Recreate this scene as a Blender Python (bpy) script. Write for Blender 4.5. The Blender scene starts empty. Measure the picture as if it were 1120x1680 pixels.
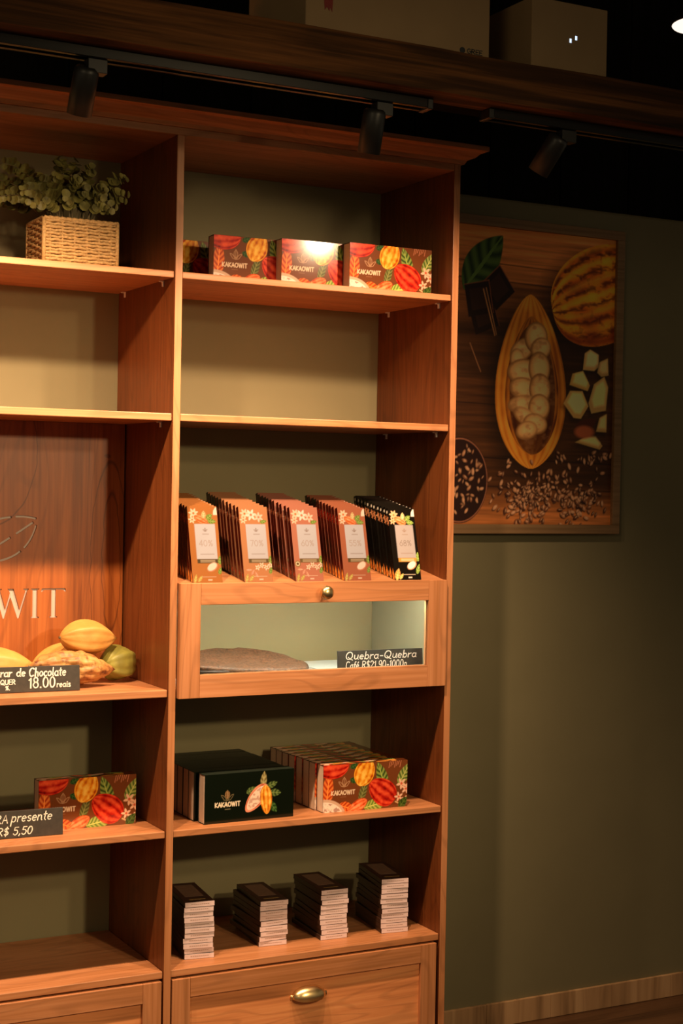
import bpy, bmesh, math, random
import numpy as np
from mathutils import Vector, Matrix, noise

random.seed(7)
rng = np.random.default_rng(7)
S = bpy.context.scene
COL = S.collection
PI = math.pi

# ------------------------------------------------------------------ camera
CAM_LOC = Vector((-1.2063, -2.9867, 1.3803))
YAW, PITCH, ROLL = -0.4879, -0.0163, 0.0184
F = Vector((math.sin(-YAW) * math.cos(PITCH), math.cos(YAW) * math.cos(PITCH), math.sin(PITCH)))
R0 = F.cross(Vector((0, 0, 1))).normalized()
U0 = R0.cross(F)
RR = R0 * math.cos(ROLL) + U0 * math.sin(ROLL)
UU = -R0 * math.sin(ROLL) + U0 * math.cos(ROLL)
cd = bpy.data.cameras.new('camera')
cam = bpy.data.objects.new('camera', cd)
COL.objects.link(cam)
cam.matrix_world = Matrix(((RR.x, UU.x, -F.x, CAM_LOC.x), (RR.y, UU.y, -F.y, CAM_LOC.y),
                           (RR.z, UU.z, -F.z, CAM_LOC.z), (0, 0, 0, 1)))
cd.sensor_fit = 'VERTICAL'
cd.sensor_height = 36
cd.lens = 2556.12 / 1680 * 36
cd.clip_start = 0.05
S.camera = cam

# ------------------------------------------------------------------ world, light, exposure
S.view_settings.view_transform = 'Standard'
S.view_settings.look = 'None'
S.view_settings.exposure = 0.0
S.view_settings.gamma = 1.0
S.view_settings.use_curve_mapping = False
W = bpy.data.worlds.new('world')
S.world = W
W.use_nodes = True
W.node_tree.nodes['Background'].inputs[0].default_value = (1.0, 0.80, 0.52, 1)
W.node_tree.nodes['Background'].inputs[1].default_value = 0.155

WARM = (1.0, 0.67, 0.40)
SOFT = (1.0, 0.74, 0.40)


def lamp(kind, name, loc, power, color, size=0.03, aim=None, angle=120, blend=1.0):
    d = bpy.data.lights.new(name, kind)
    d.energy = power
    d.color = color
    d.shadow_soft_size = size
    o = bpy.data.objects.new(name, d)
    COL.objects.link(o)
    o.location = loc
    if kind == 'SPOT':
        d.spot_size = math.radians(angle)
        d.spot_blend = blend
    if aim is not None:
        o.rotation_euler = (Vector(aim) - Vector(loc)).to_track_quat('-Z', 'Y').to_euler()
    return o


# two warm lamps of the shop turned towards the shelves, then a fill
lamp('SPOT', 'shop_and_fill_light', (0.50, -3.05, 1.92), 155, SOFT, 0.06, (-0.22, 0.0, 0.86), 50, 1.0)
lamp('SPOT', 'shop_and_fill_light', (0.85, -3.10, 2.25), 72, SOFT, 0.07, (-0.10, 0.0, 0.95), 54, 1.0)
lamp('POINT', 'shop_and_fill_light', (-2.7, -3.3, 2.4), 42, SOFT, 0.6)  # soft fill point added at the left to lift the dim wall and poster

SPOT_POWER = 70

# ------------------------------------------------------------------ helpers


def lin(h):
    h = h.lstrip('#')
    c = [int(h[i:i + 2], 16) / 255 for i in (0, 2, 4)]
    return tuple(x / 12.92 if x <= 0.04045 else ((x + 0.055) / 1.055) ** 2.4 for x in c)


def tag(o, label=None, cat=None, group=None, kind=None):
    if label: o['label'] = label
    if cat: o['category'] = cat
    if group: o['group'] = group
    if kind: o['kind'] = kind
    return o


def empty(name, loc, label, cat, group=None, rot=(0, 0, 0)):
    o = bpy.data.objects.new(name, None)
    o.empty_display_size = 0.02
    COL.objects.link(o)
    o.location = loc
    o.rotation_euler = rot
    return tag(o, label, cat, group)


def obj(name, me, mats, parent=None, bevel=0.0, smooth=False, seg=2):
    if isinstance(me, bmesh.types.BMesh):
        bm = me
        me = bpy.data.meshes.new(name)
        bmesh.ops.recalc_face_normals(bm, faces=bm.faces)
        bm.to_mesh(me)
        bm.free()
    if mats is not None and len(me.materials) == 0:
        for m in (mats if isinstance(mats, (list, tuple)) else [mats]):
            me.materials.append(m)
    o = bpy.data.objects.new(name, me)
    COL.objects.link(o)
    if parent: o.parent = parent
    if smooth:
        for p in me.polygons: p.use_smooth = True
    if bevel:
        m = o.modifiers.new('bevel', 'BEVEL')
        m.width = bevel
        m.segments = seg
        m.limit_method = 'ANGLE'
    return o


def dup(o, parent=None):
    c = o.copy()
    COL.objects.link(c)
    if parent: c.parent = parent
    for ch in list(o.children):
        dup(ch, c)
    return c


def NB(): return bmesh.new()


def box(bm, x0, x1, y0, y1, z0, z1, mi=0, M=None):
    vs = [bm.verts.new((x, y, z)) for x in (x0, x1) for y in (y0, y1) for z in (z0, z1)]
    if M is not None:
        for v in vs: v.co = M @ v.co
    for f in ((0, 1, 3, 2), (4, 6, 7, 5), (0, 4, 5, 1), (2, 3, 7, 6), (0, 2, 6, 4), (1, 5, 7, 3)):
        bm.faces.new([vs[i] for i in f]).material_index = mi
    return vs


def boxm(x0, x1, y0, y1, z0, z1):
    bm = NB()
    box(bm, x0, x1, y0, y1, z0, z1)
    return bm


def prism(bm, pts, y0, y1, mi=0):
    """polygon in x,z extruded from y0 to y1"""
    a = [bm.verts.new((p[0], y0, p[1])) for p in pts]
    b = [bm.verts.new((p[0], y1, p[1])) for p in pts]
    n = len(pts)
    fs = [bm.faces.new(a), bm.faces.new(b[::-1])]
    for i in range(n):
        fs.append(bm.faces.new((a[i], b[i], b[(i + 1) % n], a[(i + 1) % n])))
    for f in fs: f.material_index = mi


def tube(bm, pts, r, sides=6, cap=True, mi=0):
    pts = [Vector(p) for p in pts]
    rings = []
    prev = None
    for i, p in enumerate(pts):
        t = (pts[min(i + 1, len(pts) - 1)] - pts[max(i - 1, 0)]).normalized()
        ref = Vector((0, 0, 1)) if abs(t.z) < 0.9 else Vector((1, 0, 0))
        if prev is not None: ref = prev
        u = (ref - t * ref.dot(t)).normalized()
        prev = u
        v = t.cross(u)
        rad = r(i / (len(pts) - 1)) if callable(r) else r
        rings.append([bm.verts.new(p + (u * math.cos(2 * PI * k / sides) + v * math.sin(2 * PI * k / sides)) * rad)
                      for k in range(sides)])
    for a, b in zip(rings, rings[1:]):
        for k in range(sides):
            bm.faces.new((a[k], a[(k + 1) % sides], b[(k + 1) % sides], b[k])).material_index = mi
    if cap:
        bm.faces.new(rings[0]).material_index = mi
        bm.faces.new(rings[-1][::-1]).material_index = mi


def lathe(bm, prof, axis_o=(0, 0, 0), d=(0, 0, 1), n=24):
    """prof: list of (r, h) along direction d"""
    d = Vector(d).normalized()
    ref = Vector((0, 0, 1)) if abs(d.z) < 0.9 else Vector((1, 0, 0))
    u = (ref - d * ref.dot(d)).normalized()
    v = d.cross(u)
    o = Vector(axis_o)
    rings = []
    for r, h in prof:
        if r < 1e-6:
            rings.append([bm.verts.new(o + d * h)])
        else:
            rings.append([bm.verts.new(o + d * h + (u * math.cos(2 * PI * k / n) + v * math.sin(2 * PI * k / n)) * r)
                          for k in range(n)])
    for a, b in zip(rings, rings[1:]):
        for k in range(n):
            q = []
            for ring, kk in ((a, k), (a, k + 1), (b, k + 1), (b, k)):
                w = ring[kk % len(ring)] if len(ring) > 1 else ring[0]
                if w not in q: q.append(w)
            if len(q) > 2: bm.faces.new(q)
    for ring, rev in ((rings[0], True), (rings[-1], False)):
        if len(ring) > 1: bm.faces.new(ring[::-1] if rev else ring)


ORD = ['first', 'second', 'third', 'fourth', 'fifth', 'sixth', 'seventh', 'eighth', 'ninth', 'tenth', 'eleventh',
       'twelfth']

# ------------------------------------------------------------------ materials


def mat(name, col, rough=0.6, metal=0.0, spec=0.5, var=0.0, scale=30.0, bump=0.0, coat=0.0):
    m = bpy.data.materials.new(name)
    m.use_nodes = True
    nt = m.node_tree
    b = nt.nodes['Principled BSDF']
    b.inputs['Base Color'].default_value = (*col, 1)
    b.inputs['Roughness'].default_value = rough
    b.inputs['Metallic'].default_value = metal
    b.inputs['Specular IOR Level'].default_value = spec
    b.inputs['Coat Weight'].default_value = coat
    if var or bump:
        tc = nt.nodes.new('ShaderNodeTexCoord')
        n = nt.nodes.new('ShaderNodeTexNoise')
        n.inputs['Scale'].default_value = scale
        n.inputs['Detail'].default_value = 5
        nt.links.new(tc.outputs['Object'], n.inputs['Vector'])
        if var:
            r = nt.nodes.new('ShaderNodeValToRGB')
            r.color_ramp.elements[0].position = 0.3
            r.color_ramp.elements[1].position = 0.7
            r.color_ramp.elements[0].color = (*[c * (1 - var) for c in col], 1)
            r.color_ramp.elements[1].color = (*[min(1, c * (1 + var)) for c in col], 1)
            nt.links.new(n.outputs['Fac'], r.inputs['Fac'])
            nt.links.new(r.outputs['Color'], b.inputs['Base Color'])
        if bump:
            bp = nt.nodes.new('ShaderNodeBump')
            bp.inputs['Strength'].default_value = bump
            bp.inputs['Distance'].default_value = 0.002
            nt.links.new(n.outputs['Fac'], bp.inputs['Height'])
            nt.links.new(bp.outputs['Normal'], b.inputs['Normal'])
    return m


def wood(name, c_dark, c_mid, c_light, axis='Z', rough=0.42, fine=1.0, bold=0.5, spec=0.4, rings=0.0):
    """fine straight grain stretched along an axis with broad figure"""
    m = bpy.data.materials.new(name)
    m.use_nodes = True
    nt = m.node_tree
    L = nt.links.new
    b = nt.nodes['Principled BSDF']
    b.inputs['Roughness'].default_value = rough
    b.inputs['Specular IOR Level'].default_value = spec
    tc = nt.nodes.new('ShaderNodeTexCoord')

    def noise_node(sc_long, sc_cross, detail, dist=0.0):
        mp = nt.nodes.new('ShaderNodeMapping')
        s = [sc_cross] * 3
        s['XYZ'.index(axis)] = sc_long
        mp.inputs['Scale'].default_value = s
        L(tc.outputs['Object'], mp.inputs['Vector'])
        n = nt.nodes.new('ShaderNodeTexNoise')
        n.inputs['Scale'].default_value = 1.0
        n.inputs['Detail'].default_value = detail
        n.inputs['Distortion'].default_value = dist
        L(mp.outputs['Vector'], n.inputs['Vector'])
        return n
    a = noise_node(3.0 * fine, 160.0 * fine, 4, 0.2)
    c = noise_node(1.3, 16.0, 3, 1.2)
    mx = nt.nodes.new('ShaderNodeMix')
    mx.data_type = 'FLOAT'
    mx.inputs[0].default_value = bold
    L(a.outputs['Fac'], mx.inputs[2])
    L(c.outputs['Fac'], mx.inputs[3])
    r = nt.nodes.new('ShaderNodeValToRGB')
    e = r.color_ramp.elements
    e[0].position, e[0].color = 0.34, (*c_dark, 1)
    e[1].position, e[1].color = 0.66, (*c_light, 1)
    k = e.new(0.5)
    k.color = (*c_mid, 1)
    L(mx.outputs[0], r.inputs['Fac'])
    if rings:
        g = noise_node(1.1, 6.5, 2, 0.6)
        ma = nt.nodes.new('ShaderNodeMath'); ma.operation = 'MULTIPLY'; ma.inputs[1].default_value = 95.0
        L(g.outputs['Fac'], ma.inputs[0])
        si = nt.nodes.new('ShaderNodeMath'); si.operation = 'SINE'
        L(ma.outputs[0], si.inputs[0])
        rr_ = nt.nodes.new('ShaderNodeValToRGB')
        rr_.color_ramp.elements[0].position = 0.55
        rr_.color_ramp.elements[0].color = (1, 1, 1, 1)
        rr_.color_ramp.elements[1].position = 1.0
        rr_.color_ramp.elements[1].color = (1 - rings, 1 - rings, 1 - rings, 1)
        L(si.outputs[0], rr_.inputs['Fac'])
        mm = nt.nodes.new('ShaderNodeMix'); mm.data_type = 'RGBA'; mm.blend_type = 'MULTIPLY'; mm.inputs[0].default_value = 1.0
        L(r.outputs['Color'], mm.inputs[6]); L(rr_.outputs['Color'], mm.inputs[7])
        L(mm.outputs[2], b.inputs['Base Color'])
    else:
        L(r.outputs['Color'], b.inputs['Base Color'])
    bp = nt.nodes.new('ShaderNodeBump')
    bp.inputs['Strength'].default_value = 0.12
    bp.inputs['Distance'].default_value = 0.001
    L(a.outputs['Fac'], bp.inputs['Height'])
    L(bp.outputs['Normal'], b.inputs['Normal'])
    return m


WD = dict(c_dark=(0.34, 0.128, 0.042), c_mid=(0.45, 0.178, 0.072), c_light=(0.53, 0.228, 0.102))
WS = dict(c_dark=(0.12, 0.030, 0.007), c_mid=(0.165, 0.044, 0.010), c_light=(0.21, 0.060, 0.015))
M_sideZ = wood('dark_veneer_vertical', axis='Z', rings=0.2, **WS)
M_woodX = wood('veneer_horizontal', axis='X', rings=0.16, **WD)
M_woodZ = wood('veneer_vertical', axis='Z', rings=0.16, **WD)
M_panelZ = wood('sign_panel_veneer', (0.19, 0.045, 0.008), (0.32, 0.086, 0.016), (0.41, 0.122, 0.027), axis='Z', bold=0.6, rings=0.16)


def add_loop_figure(m):
    """a dark cathedral loop and a small knot in the veneer of the sign panel"""
    nt = m.node_tree; L = nt.links.new
    b = nt.nodes['Principled BSDF']
    src = b.inputs['Base Color'].links[0].from_socket
    tc = nt.nodes.new('ShaderNodeTexCoord')
    nz_ = nt.nodes.new('ShaderNodeTexNoise'); nz_.inputs['Scale'].default_value = 14
    L(tc.outputs['Object'], nz_.inputs['Vector'])
    sub = nt.nodes.new('ShaderNodeVectorMath'); sub.operation = 'MULTIPLY_ADD'
    sub.inputs[1].default_value = (.016, 0, .03)
    L(nz_.outputs['Color'], sub.inputs[0]); L(tc.outputs['Object'], sub.inputs[2])
    fac = None
    for (cx, cz, rx, rz, ring, width) in ((-.0400, 1.220, .0200, .150, 1, .075), (-.0520, 1.455, .009, .007, 0, .6), (-.045, 1.205, .042, .235, 1, .03), (-.31, 1.46, .10, .16, 1, .02)):
        mp = nt.nodes.new('ShaderNodeVectorMath'); mp.operation = 'SUBTRACT'; mp.inputs[1].default_value = (cx, 0, cz)
        L(sub.outputs[0], mp.inputs[0])
        sc = nt.nodes.new('ShaderNodeVectorMath'); sc.operation = 'MULTIPLY'; sc.inputs[1].default_value = (1 / rx, 0, 1 / rz)
        L(mp.outputs[0], sc.inputs[0])
        ln = nt.nodes.new('ShaderNodeVectorMath'); ln.operation = 'LENGTH'
        L(sc.outputs[0], ln.inputs[0])
        d = nt.nodes.new('ShaderNodeMath'); d.operation = 'SUBTRACT'; d.inputs[1].default_value = 1.0 if ring else 0.4
        L(ln.outputs['Value'], d.inputs[0])
        a = nt.nodes.new('ShaderNodeMath'); a.operation = 'ABSOLUTE'; L(d.outputs[0], a.inputs[0])
        mr = nt.nodes.new('ShaderNodeMapRange'); mr.inputs[1].default_value = 0; mr.inputs[2].default_value = width
        mr.inputs[3].default_value = .70; mr.inputs[4].default_value = 0
        L(a.outputs[0], mr.inputs[0])
        if fac is None: fac = mr.outputs[0]
        else:
            mx = nt.nodes.new('ShaderNodeMath'); mx.operation = 'MAXIMUM'
            L(fac, mx.inputs[0]); L(mr.outputs[0], mx.inputs[1]); fac = mx.outputs[0]
    mix = nt.nodes.new('ShaderNodeMix'); mix.data_type = 'RGBA'
    L(fac, mix.inputs[0]); L(src, mix.inputs[6]); mix.inputs[7].default_value = (.07, .016, .004, 1)
    L(mix.outputs[2], b.inputs['Base Color'])


add_loop_figure(M_panelZ)
M_drawer = wood('drawer_panel_veneer', (0.44, 0.155, 0.055), (0.66, 0.245, 0.09), (0.76, 0.32, 0.125), axis='X', bold=0.62, rings=0.17)
M_dark_wood = wood('dark_beam_wood', (0.018, 0.009, 0.004), (0.050, 0.021, 0.007), (0.16, 0.062, 0.018), axis='X', rough=0.8, bold=0.65, spec=0.15)
M_plank = wood('black_stained_plank', (0.004, 0.003, 0.002), (0.006, 0.005, 0.0035), (0.009, 0.007, 0.005), axis='Z', rough=0.9, spec=0.05)
M_frame = wood('dull_frame_wood', (0.19, 0.105, 0.042), (0.25, 0.140, 0.060), (0.29, 0.165, 0.072), axis='X', rough=0.6, bold=0.3)
M_floor = wood('floor_wood', (0.05, 0.022, 0.010), (0.10, 0.045, 0.018), (0.14, 0.065, 0.028), axis='X', rough=0.5)
M_wall = mat('sage_green_paint', (0.205, 0.176, 0.094), 0.75, spec=0.25, var=0.04, scale=6, bump=0.15)
M_black = mat('black_metal', (0.012, 0.012, 0.012), 0.42, spec=0.4, var=0.2)
M_track = mat('track_black', (0.005, 0.005, 0.005), 0.22, spec=0.6, var=0.1)
M_brass = mat('brushed_brass', (0.86, 0.62, 0.30), 0.30, metal=1.0, var=0.08, scale=60)
M_pin = mat('clear_plastic_pin', (0.92, 0.88, 0.82), 0.3, spec=0.7, var=0.05)
M_liner = mat('pale_liner', (0.21, 0.20, 0.13), 0.5, var=0.03)
M_letterback = mat('pale_letter_backing', (0.50, 0.39, 0.34), 0.6, var=0.05)
M_tray = mat('white_tray', (0.46, 0.48, 0.46), 0.45, var=0.03)
M_cream = mat('cream_card', (0.74, 0.56, 0.42), 0.6, var=0.05, scale=80)
M_brown_card = mat('brown_printed_card', (0.085, 0.036, 0.016), 0.38, var=0.25, scale=60)
M_green_card = mat('blackish_green_card', (0.010, 0.016, 0.010), 0.42, var=0.2, scale=60)
M_chalk = mat('chalk_white', (0.85, 0.76, 0.68), 0.9, var=0.08, scale=400)
M_slate = mat('black_slate', (0.030, 0.024, 0.019), 0.6, var=0.25, scale=90)
M_choc = mat('chocolate_slab', (0.115, 0.050, 0.024), 0.6, var=0.6, scale=190, bump=1.0)
M_choc_dark = mat('dark_chocolate_edge', (0.035, 0.014, 0.008), 0.5, var=0.3, scale=100, bump=0.3)
M_wicker = mat('wicker_straw', (0.35, 0.20, 0.070), 0.7, var=0.35, scale=220, bump=0.4)
M_wicker_dark = mat('basket_lining', (0.10, 0.05, 0.02), 0.9, var=0.3)
M_soil = mat('dark_moss', (0.010, 0.014, 0.006), 1.0, var=0.4, scale=120)
M_leaf = mat('eucalyptus_leaf', (0.165, 0.145, 0.034), 0.6, var=0.6, scale=38)
M_stem = mat('eucalyptus_stem', (0.14, 0.10, 0.045), 0.8, var=0.3)
M_carton = mat('pale_carton', (0.30, 0.195, 0.095), 0.8, var=0.05, scale=12)
M_ink = mat('black_ink', (0.012, 0.012, 0.014), 0.6, var=0.1)
M_red = mat('red_ribbon_print', (0.22, 0.015, 0.010), 0.6, var=0.15)
M_plaster = mat('dark_ceiling_paint', (0.010, 0.009, 0.008), 0.95, spec=0.05, var=0.1)
M_pinkcard = mat('pink_cream_card', (0.70, 0.52, 0.52), 0.55, var=0.04, scale=120)
M_brownbar = mat('dark_brown_wrapper', (0.050, 0.022, 0.013), 0.4, var=0.2, scale=80)
M_browntop = mat('mid_brown_label', (0.17, 0.095, 0.06), 0.45, var=0.12, scale=80)
M_faint = mat('faint_pink_ink', (0.36, 0.22, 0.17), 0.6, var=.05)
M_gold = mat('gold_foil', (0.45, 0.27, 0.08), 0.35, metal=0.6, var=0.1)


def emit(name, col, s):
    m = bpy.data.materials.new(name)
    m.use_nodes = True
    b = m.node_tree.nodes['Principled BSDF']
    b.inputs['Base Color'].default_value = (*col, 1)
    b.inputs['Emission Color'].default_value = (*col, 1)
    b.inputs['Emission Strength'].default_value = s
    return m


M_led = emit('cool_led', (0.92, 1.0, 0.90), 140.0)
M_lampglow = emit('lamp_glow', (1.0, 0.80, 0.66), 1.4)
M_spotglow = emit('spot_lens_glow', (1.0, 0.66, 0.34), 6.0)
M_bluemark = emit('blue_white_mark', (0.55, 0.70, 1.0), 1.6)

# glass: fresnel mix of clear and mirror-like
M_glass = bpy.data.materials.new('clear_glass')
M_glass.use_nodes = True
_nt = M_glass.node_tree
_nt.nodes.clear()
_o = _nt.nodes.new('ShaderNodeOutputMaterial')
_mx = _nt.nodes.new('ShaderNodeMixShader')
_tr = _nt.nodes.new('ShaderNodeBsdfTransparent')
_tr.inputs[0].default_value = (0.93, 0.97, 0.94, 1)
_gl = _nt.nodes.new('ShaderNodeBsdfGlossy')
_gl.inputs['Roughness'].default_value = 0.02
_fr = _nt.nodes.new('ShaderNodeFresnel')
_fr.inputs[0].default_value = 1.45
_nt.links.new(_fr.outputs[0], _mx.inputs[0])
_nt.links.new(_tr.outputs[0], _mx.inputs[1])
_nt.links.new(_gl.outputs[0], _mx.inputs[2])
_nt.links.new(_mx.outputs[0], _o.inputs[0])


def vmat(name, rough=0.4, spec=0.5, coat=0.0):
    m = bpy.data.materials.new(name)
    m.use_nodes = True
    nt = m.node_tree
    a = nt.nodes.new('ShaderNodeVertexColor')
    a.layer_name = 'Col'
    nt.links.new(a.outputs['Color'], nt.nodes['Principled BSDF'].inputs['Base Color'])
    nt.nodes['Principled BSDF'].inputs['Roughness'].default_value = rough
    nt.nodes['Principled BSDF'].inputs['Specular IOR Level'].default_value = spec
    nt.nodes['Principled BSDF'].inputs['Coat Weight'].default_value = coat
    return m


M_print = vmat('printed_card', 0.15, 0.42)
M_poster = vmat('printed_poster', 0.55, 0.3)

# ------------------------------------------------------------------ single-stroke lettering


def arc(cx, cy, rx, ry, a0, a1, n=14):
    return [(cx + rx * math.cos(math.radians(a0 + (a1 - a0) * i / n)),
             cy + ry * math.sin(math.radians(a0 + (a1 - a0) * i / n))) for i in range(n + 1)]


_A = arc
GL = {
    ' ': (0.45, []),
    'A': (.8, [[(0, 0), (.35, 1), (.7, 0)], [(.13, .35), (.57, .35)]]),
    'C': (.8, [_A(.4, .5, .38, .5, 50, 310)]),
    'E': (.65, [[(.55, 1), (0, 1), (0, 0), (.55, 0)], [(0, .5), (.45, .5)]]),
    'G': (.85, [_A(.4, .5, .38, .5, 50, 360), [(.78, .5), (.45, .5)]]),
    'I': (.3, [[(.1, 0), (.1, 1)]]),
    'K': (.72, [[(0, 0), (0, 1)], [(.6, 1), (.02, .45), (.65, 0)]]),
    'L': (.6, [[(0, 1), (0, 0), (.5, 0)]]),
    'O': (.9, [_A(.4, .5, .4, .5, 90, 450)]),
    'P': (.7, [[(0, 0), (0, 1)], _A(.2, .75, .38, .25, 110, -110)]),
    'Q': (.95, [_A(.4, .5, .4, .5, 90, 450), [(.3, .3), (.55, .05), (.9, -.1)]]),
    'R': (.75, [[(0, 0), (0, 1)], _A(.2, .75, .38, .25, 110, -110), [(.2, .5), (.65, 0)]]),
    'T': (.72, [[(0, 1), (.66, 1)], [(.33, 1), (.33, 0)]]),
    'U': (.8, [[(0, 1)] + _A(.33, .3, .33, .3, 180, 360) + [(.66, 1)]]),
    'V': (.75, [[(0, 1), (.33, 0), (.68, 1)]]),
    'W': (1.1, [[(0, 1), (.27, 0), (.5, .95), (.75, 0), (1.0, 1)]]),
    'Z': (.7, [[(0, 1), (.6, 1), (0, 0), (.6, 0)]]),
    '0': (.72, [_A(.3, .5, .3, .5, 90, 450)]),
    '1': (.42, [[(0, .75), (.22, 1), (.22, 0)]]),
    '2': (.68, [_A(.28, .72, .28, .28, 160, -40) + [(0, 0), (.6, 0)]]),
    '4': (.7, [[(.45, 0), (.45, 1), (0, .3), (.6, .3)]]),
    '5': (.68, [[(.55, 1), (.08, 1), (.05, .58)] + _A(.27, .32, .3, .32, 120, -150)]),
    '6': (.68, [[(.45, 1)] + _A(.29, .3, .29, .3, 160, 520)]),
    '7': (.64, [[(0, 1), (.56, 1), (.2, 0)]]),
    '8': (.7, [_A(.3, .76, .24, .24, -90, 270), _A(.3, .27, .3, .27, 90, 450)]),
    '9': (.68, [_A(.29, .7, .28, .3, 0, 360), [(.57, .7), (.5, .25), (.3, 0)]]),
    '$': (.66, [_A(.29, .73, .27, .22, 40, 270, 10) + _A(.29, .29, .28, .22, 90, -140, 10), [(.29, 1.12), (.29, -.1)]]),
    '%': (.85, [_A(.16, .78, .14, .2, 0, 360, 10), _A(.6, .22, .14, .2, 0, 360, 10), [(.65, 1), (.1, 0)]]),
    '.': (.28, [[(.08, .0), (.1, .04)]]),
    ',': (.28, [[(.12, .08), (.04, -.14)]]),
    '-': (.5, [[(.05, .35), (.4, .35)]]),
    'a': (.58, [_A(.24, .28, .24, .28, 30, 390), [(.47, .55), (.47, .08), (.56, 0)]]),
    'b': (.56, [[(.02, 1), (.02, 0)], _A(.25, .28, .23, .28, 170, -170)]),
    'c': (.5, [_A(.25, .28, .24, .28, 50, 310)]),
    'd': (.6, [_A(.24, .28, .24, .28, 30, 390), [(.48, 1), (.48, .05), (.56, 0)]]),
    'e': (.54, [[(.02, .28), (.46, .32)] + _A(.24, .28, .23, .28, 10, 310)]),
    'f': (.4, [[(.42, .95), (.28, 1), (.18, .8), (.16, 0)], [(0, .55), (.36, .55)]]),
    'g': (.58, [_A(.24, .28, .24, .28, 30, 390), [(.48, .5), (.48, -.2), (.25, -.38), (.05, -.25)]]),
    'h': (.55, [[(.02, 1), (.02, 0)], [(.02, .35), (.2, .56), (.4, .5), (.44, 0)]]),
    'i': (.25, [[(.1, .55), (.1, .05), (.18, 0)], [(.12, .78), (.13, .82)]]),
    'l': (.26, [[(.08, 1), (.07, .08), (.2, 0)]]),
    'n': (.55, [[(.02, .56), (.02, 0)], [(.02, .35), (.2, .56), (.4, .5), (.44, .06), (.54, 0)]]),
    'o': (.56, [_A(.25, .28, .24, .28, 90, 450)]),
    'p': (.56, [[(.04, .58), (.0, -.42)], _A(.25, .28, .23, .28, 170, -170)]),
    'r': (.42, [[(.02, .56), (.04, 0)], [(.03, .3), (.16, .52), (.36, .55)]]),
    's': (.46, [_A(.21, .42, .17, .14, 40, 260, 8) + _A(.2, .14, .19, .14, 80, -140, 8)]),
    't': (.4, [[(.16, .9), (.15, .1), (.3, 0)], [(0, .6), (.36, .62)]]),
    'u': (.58, [[(.02, .56), (.04, .12), (.2, 0), (.4, .1), (.46, .56)], [(.46, .56), (.47, .06), (.57, 0)]]),
    'é': (.54, [[(.02, .28), (.46, .32)] + _A(.24, .28, .23, .28, 10, 310), [(.2, .72), (.36, .9)]]),
}


def strokes(text, x, y, h, slant=0.0, wx=1.0, gap=0.12):
    """list of polylines, left baseline at x, y; h = capital height"""
    out = []
    cx = 0.0
    for ch in text:
        adv, ss = GL.get(ch, GL[' '])
        for s in ss:
            out.append([(x + h * wx * (cx + px + slant * py), y + h * py) for px, py in s])
        cx += adv + gap
    return out, x + h * wx * cx


def text_width(text, h, wx=1.0, gap=0.12):
    return sum(GL.get(c, GL[' '])[0] + gap for c in text) * h * wx - gap * h * wx


def ribbons(bm, polys, w, y, mi=0, jitter=0.0):
    """flat brush strokes lying in the x,z plane at depth y (a little body of their own)"""
    for pl in polys:
        pts = [Vector((p[0], 0, p[1])) for p in pl]
        L_, R_ = [], []
        for i, p in enumerate(pts):
            t = (pts[min(i + 1, len(pts) - 1)] - pts[max(i - 1, 0)])
            if t.length < 1e-9: t = Vector((1, 0, 0))
            t.normalize()
            nrm = Vector((-t.z, 0, t.x))
            ww = w * (1 + jitter * random.uniform(-1, 1)) / 2
            ext = t * (w * 0.4) if i == len(pts) - 1 else (-t * (w * 0.4) if i == 0 else Vector())
            L_.append(bm.verts.new((p.x + nrm.x * ww + ext.x, y, p.z + nrm.z * ww + ext.z)))
            R_.append(bm.verts.new((p.x - nrm.x * ww + ext.x, y, p.z - nrm.z * ww + ext.z)))
        for i in range(len(pts) - 1):
            f = bm.faces.new((L_[i], R_[i], R_[i + 1], L_[i + 1]))
            f.material_index = mi
            f.normal_update()


# ------------------------------------------------------------------ numpy painter for printed artwork


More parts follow.
